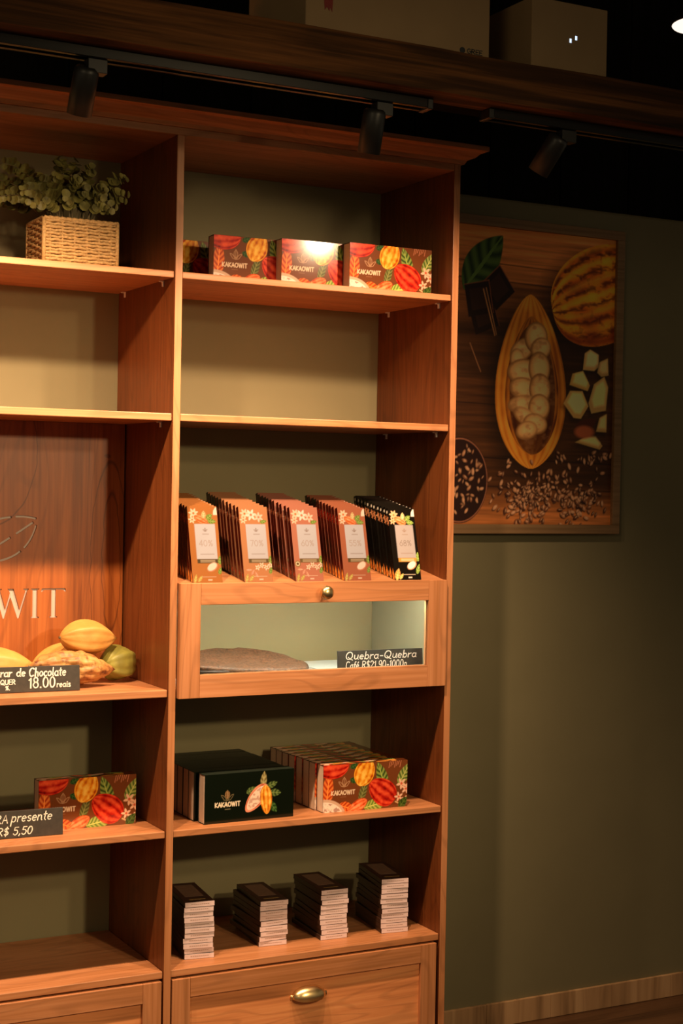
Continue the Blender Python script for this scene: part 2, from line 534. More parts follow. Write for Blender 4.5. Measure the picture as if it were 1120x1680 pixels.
class Paint:
    def __init__(s, w, h, nx, ny, bg):
        s.w, s.h, s.nx, s.ny = w, h, nx, ny
        s.X, s.Y = np.meshgrid(np.linspace(0, w, nx), np.linspace(0, h, ny))
        s.px = w / (nx - 1)
        s.C = np.ones((ny, nx, 3)) * np.array(bg)

    def nz(s, sx, sy, seed=0, oct_=3):
        """smooth value noise 0..1 with periods sx, sy"""
        out = np.zeros_like(s.X)
        amp, tot = 1.0, 0.0
        for k in range(oct_):
            g = np.random.default_rng(seed * 17 + k).random((97, 97))
            u, v = s.X / sx * 2 ** k % 96, s.Y / sy * 2 ** k % 96
            i, j = u.astype(int), v.astype(int)
            fu, fv = u - i, v - j
            fu, fv = fu * fu * (3 - 2 * fu), fv * fv * (3 - 2 * fv)
            out += amp * ((g[j, i] * (1 - fu) + g[j, i + 1] * fu) * (1 - fv) + (g[j + 1, i] * (1 - fu) + g[j + 1, i + 1] * fu) * fv)
            tot += amp
            amp *= .5
        return out / tot

    def put(s, a, col, alpha=1.0):
        a = np.clip(a, 0, 1)[..., None] * alpha
        s.C = s.C * (1 - a) + np.asarray(col) * a

    def edge(s, d, soft=0.7):
        """coverage from signed distance (negative inside)"""
        return np.clip(0.5 - d / (s.px * 2 * soft), 0, 1)

    def poly_d(s, pts):
        pts = np.array(pts, float)
        d = np.full_like(s.X, 1e9)
        ins = np.zeros(s.X.shape, bool)
        n = len(pts)
        for i in range(n):
            a, b = pts[i], pts[(i + 1) % n]
            e = b - a
            t = np.clip(((s.X - a[0]) * e[0] + (s.Y - a[1]) * e[1]) / (e @ e + 1e-18), 0, 1)
            d = np.minimum(d, np.hypot(s.X - a[0] - t * e[0], s.Y - a[1] - t * e[1]))
            c = ((a[1] > s.Y) != (b[1] > s.Y))
            with np.errstate(divide='ignore', invalid='ignore'):
                xi = (b[0] - a[0]) * (s.Y - a[1]) / (b[1] - a[1] + 1e-18) + a[0]
            ins ^= c & (s.X < xi)
        return np.where(ins, -d, d)

    def poly(s, pts, col, alpha=1.0, soft=0.7):
        s.put(s.edge(s.poly_d(pts), soft), col, alpha)

    def rect(s, x0, y0, x1, y1, col, alpha=1.0):
        d = np.maximum(np.maximum(x0 - s.X, s.X - x1), np.maximum(y0 - s.Y, s.Y - y1))
        s.put(s.edge(d), col, alpha)

    def local(s, cx, cy, ang):
        c, n = math.cos(ang), math.sin(ang)
        dx, dy = s.X - cx, s.Y - cy
        return dx * c + dy * n, -dx * n + dy * c

    def ellipse(s, cx, cy, rx, ry, ang, col, alpha=1.0, soft=0.7):
        u, v = s.local(cx, cy, ang)
        q = np.sqrt((u / rx) ** 2 + (v / ry) ** 2)
        s.put(s.edge((q - 1) * min(rx, ry), soft), col, alpha)

    def stroke(s, pl, w, col, alpha=1.0):
        d = np.full_like(s.X, 1e9)
        for a, b in zip(pl, pl[1:]):
            ex, ey = b[0] - a[0], b[1] - a[1]
            t = np.clip(((s.X - a[0]) * ex + (s.Y - a[1]) * ey) / (ex * ex + ey * ey + 1e-18), 0, 1)
            d = np.minimum(d, np.hypot(s.X - a[0] - t * ex, s.Y - a[1] - t * ey))
        s.put(s.edge(d - w / 2), col, alpha)

    def text(s, txt, x, y, h, w, col, alpha=1.0, wx=1.0, center=False):
        if center: x -= text_width(txt, h, wx) / 2
        for pl in strokes(txt, x, y, h, 0, wx)[0]: s.stroke(pl, w, col, alpha)

    def lens(s, cx, cy, L, Wd, ang, p=0.8, skew=0.0):
        u, v = s.local(cx, cy, ang)
        q = np.clip(u / (L / 2), -1, 1)
        hw = Wd / 2 * np.clip(1 - np.abs(q) ** 2, 0, 1) ** p * (1 + skew * q)
        inside = s.edge(np.maximum(np.abs(v) - hw, np.abs(u) - L / 2))
        return q, v / np.maximum(hw, 1e-9), inside

    def leaf(s, cx, cy, L, Wd, ang, c0, c1, veins=7, alpha=1.0):
        q, t, m = s.lens(cx, cy, L, Wd, ang, 0.8, -0.25)
        st = 0.5 + 0.5 * np.sin((q * 2.6 - np.abs(t) * 0.9) * veins)
        mixv = np.clip(st * 0.9, 0, 1)[..., None]
        col = np.array(c0) * (1 - mixv) + np.array(c1) * mixv
        mid = (np.abs(t) < 0.10)[..., None]
        col = np.where(mid, np.array(c1) * 1.25, col)
        s.put(m, col, alpha)

    def pod(s, cx, cy, L, Wd, ang, dark, mid, light, ridges=5, alpha=1.0, p=0.62, skew=0.15):
        q, t, m = s.lens(cx, cy, L, Wd, ang, p, skew)
        ph = np.arcsin(np.clip(t, -1, 1)) / (PI / 2)
        r = 0.5 + 0.5 * np.cos(ph * PI * ridges)
        r = np.clip(.30 + .52 * r ** .7 + .55 * (s.nz(L / 7, L / 7, int(abs(cx) * 1e4) % 50, 3) - .5) * 2 - .18 * np.abs(t) ** 3, 0, 1)[..., None]
        col = np.where(r < .45, np.array(dark) + (np.array(mid) - np.array(dark)) * r / .45,
                       np.array(mid) + (np.array(light) - np.array(mid)) * (r - .45) / .55)
        s.put(m, col, alpha)

    def star(s, cx, cy, r, n, ang, col, core=None):
        for k in range(n):
            a = ang + 2 * PI * k / n
            q, t, m = s.lens(cx + math.cos(a) * r * .5, cy + math.sin(a) * r * .5, r, r * .42, a, .8)
            s.put(m, col)
        if core: s.ellipse(cx, cy, r * .22, r * .22, 0, core)

    def logo(s, cx, cy, r, w, col, alpha=1.0):
        """pod between two folded leaves"""
        for sg in (-1, 1):
            s.stroke([(cx + sg * r * x, cy + r * y) for x, y in ((0, -.62), (.55, -.5), (.95, .05), (1.05, .3), (.7, .22), (.38, -.1), (.1, -.55))], w, col, alpha)
        s.stroke([(cx + r * x, cy + r * y) for x, y in ((0, 1), (.3, .55), (.34, .15), (.2, -.25), (0, -.42), (-.2, -.25), (-.34, .15), (-.3, .55), (0, 1))], w, col, alpha)
        s.stroke([(cx, cy + r * .7), (cx, cy - r * .3)], w, col, alpha)

    def mesh(s, name, mat_, M=None, gain=1.0):
        """dense sheet in the x,z plane, front towards -y, colours per vertex"""
        nx, ny = s.nx, s.ny
        co = np.zeros((ny * nx, 3))
        co[:, 0] = s.X.ravel()
        co[:, 2] = s.Y.ravel()
        me = bpy.data.meshes.new(name)
        idx = np.arange(ny * nx).reshape(ny, nx)
        q = np.stack([idx[:-1, :-1], idx[:-1, 1:], idx[1:, 1:], idx[1:, :-1]], -1).reshape(-1, 4)
        me.from_pydata(co.tolist(), [], q.tolist())
        if M is not None: me.transform(M)
        at = me.color_attributes.new('Col', 'FLOAT_COLOR', 'POINT')
        rgba = np.ones((ny * nx, 4), np.float32)
        rgba[:, :3] = np.clip(s.C.reshape(-1, 3) * gain, 0, 1)
        at.data.foreach_set('color', rgba.ravel())
        me.materials.append(mat_)
        return me


# ================================================================== SETTING
D = 0.3385
TH = 0.0162
BW = 0.65
XL = -TH - BW            # inner face of the left side panel
ZT = 2.1088

bm = NB(); box(bm, -3.0, 5.0, D, D + 0.1, 0, 2.1184)
tag(obj('wall_back', bm, M_wall), kind='structure')
bm = NB()
x = -3.0
while x < 5.0:
    box(bm, x + .002, x + .218, D - 0.006, D + 0.09, 2.1184, 3.2)
    x += .22
tag(obj('trim_1', bm, M_plank, bevel=0.002), kind='structure')
tag(obj('floor', boxm(-5.0, 5.0, -6.0, D + .1, -0.1, 0), M_floor), kind='structure')
tag(obj('ceiling', boxm(-5.0, 5.0, -6.0, D + .1, 3.2, 3.3), M_plaster), kind='structure')
# wood-look tile baseboard cut in pieces
M_base = wood('baseboard_wood', (0.20, 0.11, 0.05), (0.47, 0.27, 0.125), (0.62, 0.38, 0.19), axis='Z', rough=0.55, bold=0.85, fine=.5)
bm = NB()
x = -3.0
while x < 5.0:
    box(bm, x + .0006, x + .1994, D - 0.010, D, 0.001, 0.0615)
    x += .2
tag(obj('baseboard_back', bm, M_base, bevel=0.0008), kind='structure')

# old timber beam with the lighting track, and the narrow loft ledge behind it
bm = NB()
n = 90
rows = []
for i in range(n + 1):
    xx = -3.0 + 8.0 * i / n
    r = []
    for yy, zz in ((-.512, 2.113), (-.516, 2.15), (-.512, 2.192), (-.438, 2.192), (-.438, 2.112)):
        r.append(bm.verts.new((xx, yy + .004 * noise.noise(Vector((xx * 5, zz * 9, 1))), zz + .003 * noise.noise(Vector((xx * 4, yy * 9, 7))))))
    rows.append(r)
for a, b in zip(rows, rows[1:]):
    for k in range(5): bm.faces.new((a[k], a[(k + 1) % 5], b[(k + 1) % 5], b[k]))
bm.faces.new(rows[0]); bm.faces.new(rows[-1][::-1])
tag(obj('trim_2', bm, M_dark_wood), kind='structure')
tag(obj('trim_3', boxm(-3.0, 5.0, -.436, -.19, 2.168, 2.190), M_plank), kind='structure')

# ================================================================== BOOKCASE
cab = empty('display_bookcase', (0, 0, 0), 'tall brown wooden display bookcase with open shelves standing against the green wall', 'bookcase')
BV = 0.0012
Zs1 = (1.8019, 1.8156); Zs2 = (1.5089, 1.5243); Zs3 = (1.1590, 1.1742); Zs4 = (.9397, .9555); Zs5 = (.6485, .6631); Zs6 = (.3578, .3730)
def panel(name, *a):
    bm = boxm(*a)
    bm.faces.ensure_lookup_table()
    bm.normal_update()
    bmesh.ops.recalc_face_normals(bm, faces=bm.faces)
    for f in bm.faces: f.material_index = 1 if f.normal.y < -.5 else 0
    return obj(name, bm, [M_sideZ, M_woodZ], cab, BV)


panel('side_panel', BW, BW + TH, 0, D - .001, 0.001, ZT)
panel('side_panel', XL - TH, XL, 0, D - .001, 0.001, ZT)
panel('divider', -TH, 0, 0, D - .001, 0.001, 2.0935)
obj('top_board', boxm(XL, BW, 0.0, D - .001, 2.0935, ZT), M_woodX, cab, BV)


def shelf(x0, x1, zz, y0=0.004):
    return obj('shelf', boxm(x0 + .0006, x1 - .0006, y0, D - .002, *zz), M_woodX, cab, 0.0018)


for zz in (Zs1, Zs2, Zs4, Zs5, Zs6): shelf(XL, -TH, zz)
for zz in (Zs1, Zs2, Zs5, Zs6): shelf(0, BW, zz)
TILT = math.radians(10.0)
LEAN = math.radians(14.5)
Z3M = Matrix.Translation((0, .009, Zs3[1])) @ Matrix.Rotation(TILT, 4, 'X')
bm = NB(); box(bm, .0006, BW - .0006, 0, .327, Zs3[0] - Zs3[1], 0, 0, Z3M)
obj('shelf', bm, M_woodX, cab, 0.0012)
shelf(0, BW, Zs4, 0.009)
# crown moulding, front run with mitred right return
prof = [(0, ZT), (.006, ZT), (.010, ZT + .008), (.024, ZT + .014), (.034, ZT + .024), (.046, ZT + .027), (.046, ZT + .037), (0, ZT + .037)]
bm = NB()
rings = []
for X_, Y_, kx, ky in ((XL - TH, D - .002, -1, 0), (XL - TH, 0, -1, -1), (BW + TH, 0, 1, -1), (BW + TH, D - .002, 1, 0)):
    rings.append([bm.verts.new((X_ + kx * p[0], Y_ + ky * p[0], p[1])) for p in prof])
for a, b in zip(rings, rings[1:]):
    for k in range(len(prof)):
        bm.faces.new((a[k], a[(k + 1) % len(prof)], b[(k + 1) % len(prof)], b[k]))
bm.faces.new(rings[0]); bm.faces.new(rings[-1][::-1])
obj('crown_moulding', bm, M_woodX, cab)
obj('top_cover', boxm(XL - TH + .002, BW + TH - .002, 0.002, D - .002, ZT, ZT + .034), M_woodX, cab)


def pin(x, y, z, sx):
    bm = NB()
    box(bm, x, x + sx * .009, y - .004, y + .004, z - .0025, z - .0002)
    box(bm, x, x + sx * .0025, y - .003, y + .003, z - .012, z - .0025)
    obj('shelf_pin', bm, M_pin, cab)


for zz in (Zs1, Zs2):
    for yy in (.055, .285):
        pin(BW - .0002, yy, zz[0], -1); pin(.0002, yy, zz[0], 1)
        pin(-TH - .0002, yy + .01, zz[0], -1); pin(XL + .0002, yy + .01, zz[0], 1)


# wooden panel with cut-out name and emblem (left bay) over a pale backing
def serif_letter(ch):
    """list of convex-ish polygons, height 1"""
    def bar(a, b, w): # slanted stem with horizontal ends
        return [(a[0] - w / 2, a[1]), (b[0] - w / 2, b[1]), (b[0] + w / 2, b[1]), (a[0] + w / 2, a[1])]
    tk, tn, sf = .15, .055, .04
    if ch == 'I': return .36, [[(.09, 0), (.09, .035), (.14, .05), (.14, .95), (.09, .965), (.09, 1), (.37, 1), (.37, .965), (.30, .95), (.30, .05), (.37, .035), (.37, 0)]]
    if ch == 'T': return .84, [[(.30, 0), (.30, .035), (.36, .05), (.36, .955), (.12, .945), (.04, .88), (.0, .88), (.03, 1), (.85, 1), (.88, .88), (.84, .88), (.76, .945), (.52, .955), (.52, .05), (.58, .035), (.58, 0)]]
    if ch == 'W': return 1.2, [[(-.05, 1), (-.05, .965), (.02, .95), (.30, 0), (.36, 0), (.56, .70), (.80, 0), (.86, 0), (1.14, .95), (1.18, .965), (1.18, 1), (1.0, 1), (1.0, .965), (1.07, .95), (.87, .30), (.66, 1), (.46, 1), (.46, .965), (.50, .95), (.53, .85), (.38, .32), (.20, .95), (.25, .965), (.25, 1)]]
    if ch == 'K': return .9, [[(0, 0), (0, .035), (.05, .05), (.05, .95), (0, .965), (0, 1), (.26, 1), (.26, .965), (.21, .95), (.21, .52), (.60, .95), (.55, .965), (.55, 1), (.82, 1), (.82, .965), (.70, .95), (.40, .58), (.78, .05), (.86, .035), (.86, 0), (.60, 0), (.60, .035), (.62, .06), (.31, .47), (.21, .40), (.21, .05), (.26, .035), (.26, 0)]]
    if ch == 'A': return .95, [[(-.04, 0), (-.04, .035), (.04, .05), (.38, 1), (.46, 1), (.82, .05), (.90, .035), (.90, 0), (.58, 0), (.58, .035), (.64, .05), (.40, .80), (.10, .05), (.20, .035), (.20, 0)]]
    if ch == 'O':
        o = arc(.5, .5, .5, .5, 80, 440 - 20, 28); i = arc(.5, .5, .36, .45, 420, 80, 24)
        return 1.08, [o + i]
    return .5, []


cut = NB()
LH = 0.0635
z0 = 1.0860
pos = {'T': -.2045, 'I': -.2320, 'W': -.3065, 'O': -.382, 'A': -.447, 'K': -.510, 'A2': -.575, 'K2': -.635}
for key, xx in pos.items():
    _, pg = serif_letter(key[0])
    for pl in pg: prism(cut, [(xx + p[0] * LH, z0 + p[1] * LH) for p in pl], .270, .2765)


def thick_stroke(bm, pl, w, y0, y1):
    L_, R_ = [], []
    for i, p in enumerate(pl):
        a, b = Vector(pl[max(i - 1, 0)]), Vector(pl[min(i + 1, len(pl) - 1)])
        t = (b - a).normalized()
        nn = Vector((-t.y, t.x)) * w / 2
        L_.append((p[0] + nn.x, p[1] + nn.y)); R_.append((p[0] - nn.x, p[1] - nn.y))
    prism(bm, L_ + R_[::-1], y0, y1)


def bez(a, b, c, d, t0, t1, n=10):
    out = []
    for i in range(n + 1):
        t = t0 + (t1 - t0) * i / n
        out.append(tuple((1 - t) ** 3 * a[k] + 3 * t * (1 - t) ** 2 * b[k] + 3 * t * t * (1 - t) * c[k] + t ** 3 * d[k] for k in (0, 1)))
    return out


# right-hand leaf outline of the emblem, mirrored on the left, pod in the middle
for sg in (1, -1):
    def mx_(p): return (-.343 + sg * (p[0] + .343), p[1])
    for args in (((-.372, 1.262), (-.345, 1.292), (-.262, 1.315), (-.2150, 1.2985), .05, .66),
                 ((-.372, 1.262), (-.345, 1.292), (-.262, 1.315), (-.2150, 1.2985), .71, .985),
                 ((-.372, 1.215), (-.31, 1.198), (-.232, 1.205), (-.2150, 1.2965), .10, .66),
                 ((-.372, 1.215), (-.31, 1.198), (-.232, 1.205), (-.2150, 1.2965), .71, .96),
                 ((-.335, 1.222), (-.31, 1.236), (-.26, 1.266), (-.2185, 1.2955), 0, .58),
                 ((-.335, 1.222), (-.31, 1.236), (-.26, 1.266), (-.2185, 1.2955), .67, .96)):
        q = [mx_(p) for p in bez(*args)]
        if sg < 0: q = [(p[0], p[1]) for p in q]
        if sg > 0 or max(p[0] for p in q) < -.36: thick_stroke(cut, q, .0046, .270, .2765)
bmesh.ops.recalc_face_normals(cut, faces=cut.faces)
cme = bpy.data.meshes.new('cutter'); cut.to_mesh(cme); cut.free()
co_ = bpy.data.objects.new('cutter', cme); COL.objects.link(co_)
pbm = boxm(XL + .001, -TH - .004, .272, .280, Zs4[1] + .0005, Zs2[0] - .0005)
pn = obj('sign_panel', pbm, M_panelZ, cab)
md = pn.modifiers.new('cut', 'BOOLEAN'); md.object = co_; md.operation = 'DIFFERENCE'; md.solver = 'EXACT'; md.use_self = True
dg = bpy.context.evaluated_depsgraph_get()
nm = bpy.data.meshes.new_from_object(pn.evaluated_get(dg))
pn.modifiers.clear()
pn.data = nm
bpy.data.objects.remove(co_)
obj('letter_backing', boxm(XL + .003, -TH - .006, .2758, .2795, 1.06, 1.34), M_letterback, pn)

# glazed flap compartment in the right bay
flap = obj('flap_door', NB(), None, cab)
flap_parts = [('stile', (.0030, .0490, .937, 1.1750), M_woodZ), ('stile', (.5980, .6462, .937, 1.1750), M_woodZ),
              ('rail', (.0490, .5980, 1.1300, 1.1750), M_woodX), ('rail', (.0490, .5980, .937, .9850), M_woodX)]
bpy.data.objects.remove(flap)
bm = NB(); box(bm, .0500, .5970, -.0085, -.0065, .9862, 1.1288)
flap = obj('flap_door', boxm(.0030, .0490, -.010, .0082, .937, 1.1750), M_woodZ, cab, 0.0008)
for nm_, (x0, x1, za, zb), mm in flap_parts[1:]:
    obj(nm_, boxm(x0 + .0001, x1 - .0001, -.010, .0082, za, zb), mm, flap, 0.0008)
tag(obj('glass_pane', boxm(.0488, .5982, -.003, .0005, .9848, 1.1302), M_glass, flap), 'clear glass pane')
bm = NB(); lathe(bm, [(.005, 0), (.005, .010), (.0125, .013), (.0150, .020), (.0135, .027), (.008, .031), (0, .032)], (.3308, -.010, 1.153), (0, -1, 0))
tag(obj('knob', bm, M_brass, flap, smooth=True), 'round brass knob')
for x0, x1 in ((.0008, .0028), (BW - .0028, BW - .0008)):
    bm = NB()
    q = [(.012, Zs4[1] + .001), (D - .003, Zs4[1] + .001), (D - .003, Zs3[0] - .003 + .32 * math.tan(TILT)), (.014, Zs3[0] - .003)]
    a_ = [bm.verts.new((x0, *p)) for p in q]; b_ = [bm.verts.new((x1, *p)) for p in q]
    bm.faces.new(a_); bm.faces.new(b_[::-1])
    for i in range(4): bm.faces.new((a_[i], b_[i], b_[(i + 1) % 4], a_[(i + 1) % 4]))
    tag(obj('compartment_liner', bm, M_liner, cab), 'pale green compartment liner')
tag(obj('light_strip', boxm(.03, .62, .024, .034, Zs3[0] - .006, Zs3[0] - .0008), M_led, cab), 'cool white light strip')


# drawers below
def drawer(x0, x1, zt, handle):
    st = .0405
    zb = .075
    y0, y1 = -.001, .017
    dr = obj('drawer', boxm(x0 + st - .002, x1 - st + .002, y0 + .008, y1, zb + st, zt - st + .002), M_drawer, cab)
    obj('stile', boxm(x0, x0 + st, y0, y1, zb, zt), M_woodZ, dr, 0.0009)
    obj('stile', boxm(x1 - st, x1, y0, y1, zb, zt), M_woodZ, dr, 0.0009)
    obj('rail', boxm(x0 + st + .0003, x1 - st - .0003, y0, y1, zt - st, zt), M_woodX, dr, 0.0009)
    obj('rail', boxm(x0 + st + .0003, x1 - st - .0003, y0, y1, zb, zb + st), M_woodX, dr, 0.0009)
    if handle:
        bm = NB()
        cx, cz = (x0 + x1) / 2, .276
        a, b, c = .0405, .022, .0225
        nu, nv = 28, 12
        gv = []
        for shell in (1.0, .94):
            g = []
            for i in range(nu + 1):
                th = PI * i / nu
                row = []
                for j in range(nv + 1):
                    ph = (PI / 2 + .35) * j / nv - .35
                    ex = abs(math.cos(th)) ** .8 * (1 if math.cos(th) > 0 else -1)
                    row.append(bm.verts.new((cx + a * shell * ex, y0 + .008 - b * shell * math.sin(th) * math.cos(ph) - .0005,
                                             cz + c * shell * math.sin(th) ** 1.1 * math.sin(ph))))
                g.append(row)
            gv.append(g)
            for i in range(nu):
                for j in range(nv):
                    bm.faces.new((g[i][j], g[i + 1][j], g[i + 1][j + 1], g[i][j + 1]))
        for sx in (-1, 1):
            box(bm, cx + sx * .0385 - .005, cx + sx * .0385 + .005, y0 + .0045, y0 + .0079, cz - .004, cz + .006)
        bmesh.ops.remove_doubles(bm, verts=bm.verts, dist=1e-5)
        tag(obj('cup_handle', bm, M_brass, dr, smooth=True), 'brass cup handle')


drawer(.0032, BW - .0032 - .005, .3535, True)
drawer(XL + .0032, -TH - .0042, .3535, False)
obj('plinth', boxm(XL, BW, .03, .05, 0.001, .07), M_woodX, cab)
obj('drawer_box', boxm(.01, BW - .012, .018, .30, .08, .345), M_woodX, cab)
obj('drawer_box', boxm(XL + .01, -TH - .01, .018, .30, .08, .345), M_woodX, cab)

# ================================================================== TRACK LIGHTING
for x0, x1, lab in ((-1.7, .300, 'black ceiling lighting track under the beam, the left length ending above the bookcase'),
                    (.449, 2.6, 'black ceiling lighting track under the beam, the right length above the framed poster')):
    t = empty('lighting_track', (x0, -.446, 2.112), lab, 'lighting track', 'lighting tracks under the beam')
    bm = NB()
    box(bm, 0, x1 - x0, -.018, -.008, -.018, -.0005); box(bm, 0, x1 - x0, .008, .018, -.018, -.0005)
    box(bm, 0, x1 - x0, -.008, .008, -.006, -.0005)
    obj('rail', bm, M_track, t, 0.0012)
    obj('end_cap', boxm((x1 - x0) if x0 < 0 else -.012, (x1 - x0) + .012 if x0 < 0 else 0, -.019, .019, -.020, -.0004), M_black, t, .002)


def spot(x, dir_, lab, power, L=.082, topz=2.0905, sx=.0):
    dir_ = Vector(dir_).normalized()
    e = empty('track_spotlight', (x, -.446, 2.094), lab, 'spotlight', 'track spotlights')
    obj('adapter', boxm(-.004, .030, -.012, .012, -.024, -.0005), M_black, e, .001)
    bm = NB(); tube(bm, [(.004, 0, -.02), (-.002, 0, -.03)], .006, 10)
    obj('swivel', bm, M_black, e)
    piv = Vector((-.002, 0, -.012))
    bm = NB()
    r = .0215
    lathe(bm, [(0, 0), (.016, 0), (r - .001, .004), (r, .010), (r, L), (r - .003, L), (r - .003, L - .014), (0, L - .016)], piv, dir_, 32)
    can = obj('can', bm, M_black, e)
    for p in can.data.polygons: p.use_smooth = len(p.vertices) == 4
    if power:
        m = NB(); lathe(m, [(0, 0), (r - .0035, 0), (r - .0035, .001), (0, .001)], piv + dir_ * (L - .0155), dir_, 24)
        tag(obj('lens', m, M_spotglow, e), 'glowing warm lens')
        lp = Vector(e.location) + piv + dir_ * (L + .004)
        lamp('SPOT', 'spot_beam', lp, power, WARM, .017, lp + dir_ + Vector((0, .05, 0)), 122, 1.0)
    return e


spot(-.357, (-.02, .42, -.90), 'black track spotlight lit above the left shelves with the plant', SPOT_POWER * 1.1)
spot(.199, (-.01, .25, -.97), 'black track spotlight lit above the top right shelf of gift boxes', SPOT_POWER)
spot(-.913, (0, .42, -.90), 'black track spotlight at far left above the bookcase', SPOT_POWER * 1.1)
spot(.618, (-.28, .50, -.82), 'black track spotlight tilted to the left above the framed poster', SPOT_POWER * .45)

# ================================================================== POSTER
PW, PH = .60, .752
P = Paint(PW, PH, 330, 414, lin('2a0f06'))
# plank background
g1 = P.nz(.16, .006, 3, 3); g2 = P.nz(.5, .03, 5, 2)
base = np.array(lin('9a5a2c')) * (0.35 + 0.9 * g1[..., None]) * (0.5 + .8 * g2[..., None])
lightness = np.clip((P.Y - .50) / .22, 0, 1) * 0.85 + .09 + .5 * np.clip((.10 - P.Y) / .08, 0, 1)
P.C = 1.7 * base * lightness[..., None]
for yy in (.093, .165, .655, .612, .300):
    P.stroke([(0, yy + .008), (.6, yy - .004)], .003, lin('120402'), .8)
# all positions below: x from the left edge of the print, y from its bottom (m)


def pp(px, py):
    """photo-measured spot on the print"""
    return ((px - 752) / (1012 - 752) * .476 + .105, PH - (py - (378 + (px - 752) * .067)) / 473 * PH)


cxp, cyp = pp(781, 440)
P.leaf(pp(773, 440)[0], pp(773, 438)[1], .19, .10, .85, lin('12240c'), lin('3c5222'), 6)
for q, a in (((775, 520), .35), ((800, 478), .7), ((766, 495), .2)):
    c = pp(*q)
    P.poly([(c[0] + r * math.cos(a + k * PI / 2), c[1] + r * math.sin(a + k * PI / 2)) for k, r in ((.5, .058), (1.5, .058), (2.5, .058), (3.5, .058))], lin('150604'))
    P.poly([(c[0] + r * math.cos(a + k * PI / 2), c[1] + r * math.sin(a + k * PI / 2)) for k, r in ((.5, .038), (1.5, .038), (2.5, .038), (3.5, .038))], lin('241008'))
    for k in (0.5, 3.5):
        P.stroke([(c[0] + .058 * math.cos(a + k * PI / 2), c[1] + .058 * math.sin(a + k * PI / 2)), (c[0] + .058 * math.cos(a + (k + 1) * PI / 2), c[1] + .058 * math.sin(a + (k + 1) * PI / 2))], .0025, lin('6d3a22'), .7)
P.stroke([pp(774, 480), pp(796, 553)], .003, lin('a06a40'), .9)
P.stroke([pp(779, 478), pp(799, 552)], .002, lin('a06a40'), .9)
P.stroke([pp(752, 565), pp(765, 595), pp(772, 610)], .002, lin('8a5a38'), .8)
# whole pod at upper right
c = pp(985, 487)
P.ellipse(c[0] - .03, c[1] - .03, .165, .135, .15, lin('0a0301'), .75, 14)
P.pod(c[0] + .02, c[1], .36, .258, .30, lin('5a2406'), lin('a8500c'), lin('d8861c'), 4.2, p=.42, skew=0)
q, t, m = P.lens(c[0] + .02, c[1], .36, .258, .30, .42)
nn = P.nz(.014, .010, 11, 2); P.put(m * (np.clip((nn - .66) * 8, 0, 1)), lin('4a1a06'), .6)
n2 = P.nz(.030, .012, 23, 3)
for t0 in (-.78, -.46, -.14, .18, .50, .80):
    dl = np.abs(t - t0 - (n2 - .5) * .18)
    P.put(m * np.clip(1.25 - dl / .075, 0, 1) * np.clip((n2 - .28) * 5, .25, 1), lin('3a1204'), .85)
    P.put(m * np.clip(1 - np.abs(t - t0 - .16) / .10, 0, 1), lin('d89430'), .35)
P.put(m * np.clip((-t - .25) * 1.0, 0, 1), lin('5a1a04'), .8)
# halved pod
c = pp(864, 628)
P.ellipse(c[0] - .02, c[1] - .02, .125, .225, .0, lin('060201'), .8, 16)
A_ = PI / 2 + .03
P.pod(c[0], c[1], .445, .236, A_, lin('7a3c0c'), lin('9c5a16'), lin('b87426'), 8, p=.62, skew=-.22)
P.pod(c[0] + .004, c[1] - .010, .355, .180, A_, lin('4a1e08'), lin('7c420f'), lin('96581a'), 6, p=.62, skew=-.22)
P.put(P.lens(c[0] + .006, c[1] - .02, .33, .155, A_, .5, -.1)[2], lin('2a0e04'), .8)
# pulp-covered beans
bl = [(846, 577, 21, 16, .5), (872, 557, 19, 24, -.5), (838, 592, 12, 17, .2), (881, 575, 17, 17, .3), (850, 612, 27, 20, .05), (879, 607, 18, 26, .1), (852, 640, 25, 18, -.15),
      (881, 640, 18, 24, 0), (850, 664, 25, 14, .1), (880, 670, 18, 21, .3), (856, 685, 22, 13, -.4), (873, 696, 20, 16, -.1), (858, 706, 18, 14, .2)]
for bx, by, rx, ry, an in bl:
    cc = pp(bx, by)
    k = .476 / 260
    P.ellipse(cc[0], cc[1], rx * k * 1.12, ry * k * .92, an, lin('4e2c14'), 1, 1)
    P.ellipse(cc[0] + .001, cc[1] + .001, rx * k, ry * k * .82, an, lin('a0713f'), 1, 2.5)
    P.ellipse(cc[0] + .003, cc[1] + .003, rx * k * .74, ry * k * .58, an, lin('c0925e'), .9, 4)
P.put(P.lens(c[0] + .006, c[1] - .02, .33, .155, A_, .5, -.1)[2] * np.clip((P.nz(.02, .012, 31, 3) - .52) * 4, 0, 1), lin('6c4426'), .55)
# cocoa butter lumps
for pts, c1, c2 in ((((962, 610), (965, 583), (975, 577), (992, 586), (992, 606), (984, 612)), 'd6ac74', 'a07c48'),
                    (((990, 615), (994, 598), (1010, 592), (1012, 620), (998, 622)), 'b89660', '8c6c3c'),
                    (((937, 634), (942, 616), (962, 612), (976, 636), (972, 645)), 'd6b46e', '9c783c'),
                    (((974, 665), (984, 634), (1004, 622), (1012, 640), (1008, 678), (980, 682)), 'caa866', '987642'),
                    (((926, 664), (938, 644), (962, 645), (974, 670), (960, 690), (946, 688)), 'dab872', 'a07c44'),
                    (((990, 712), (996, 690), (1010, 684), (1010, 714)), 'c4a264', '94723e'),
                    (((950, 728), (970, 720), (990, 722), (1003, 736), (998, 742)), 'c8a86a', '8e6e3c')):
    w = [pp(*q) for q in pts]
    P.poly([(p[0] - .008, p[1] - .010) for p in w], lin('0a0402'), .6, 4)
    P.poly(w, lin(c2))
    mx = sum(p[0] for p in w) / len(w); my = sum(p[1] for p in w) / len(w)
    P.poly([(mx + (p[0] - mx) * .72 + .002, my + (p[1] - my) * .72 + .004) for p in w], lin(c1), .9, 2.5)
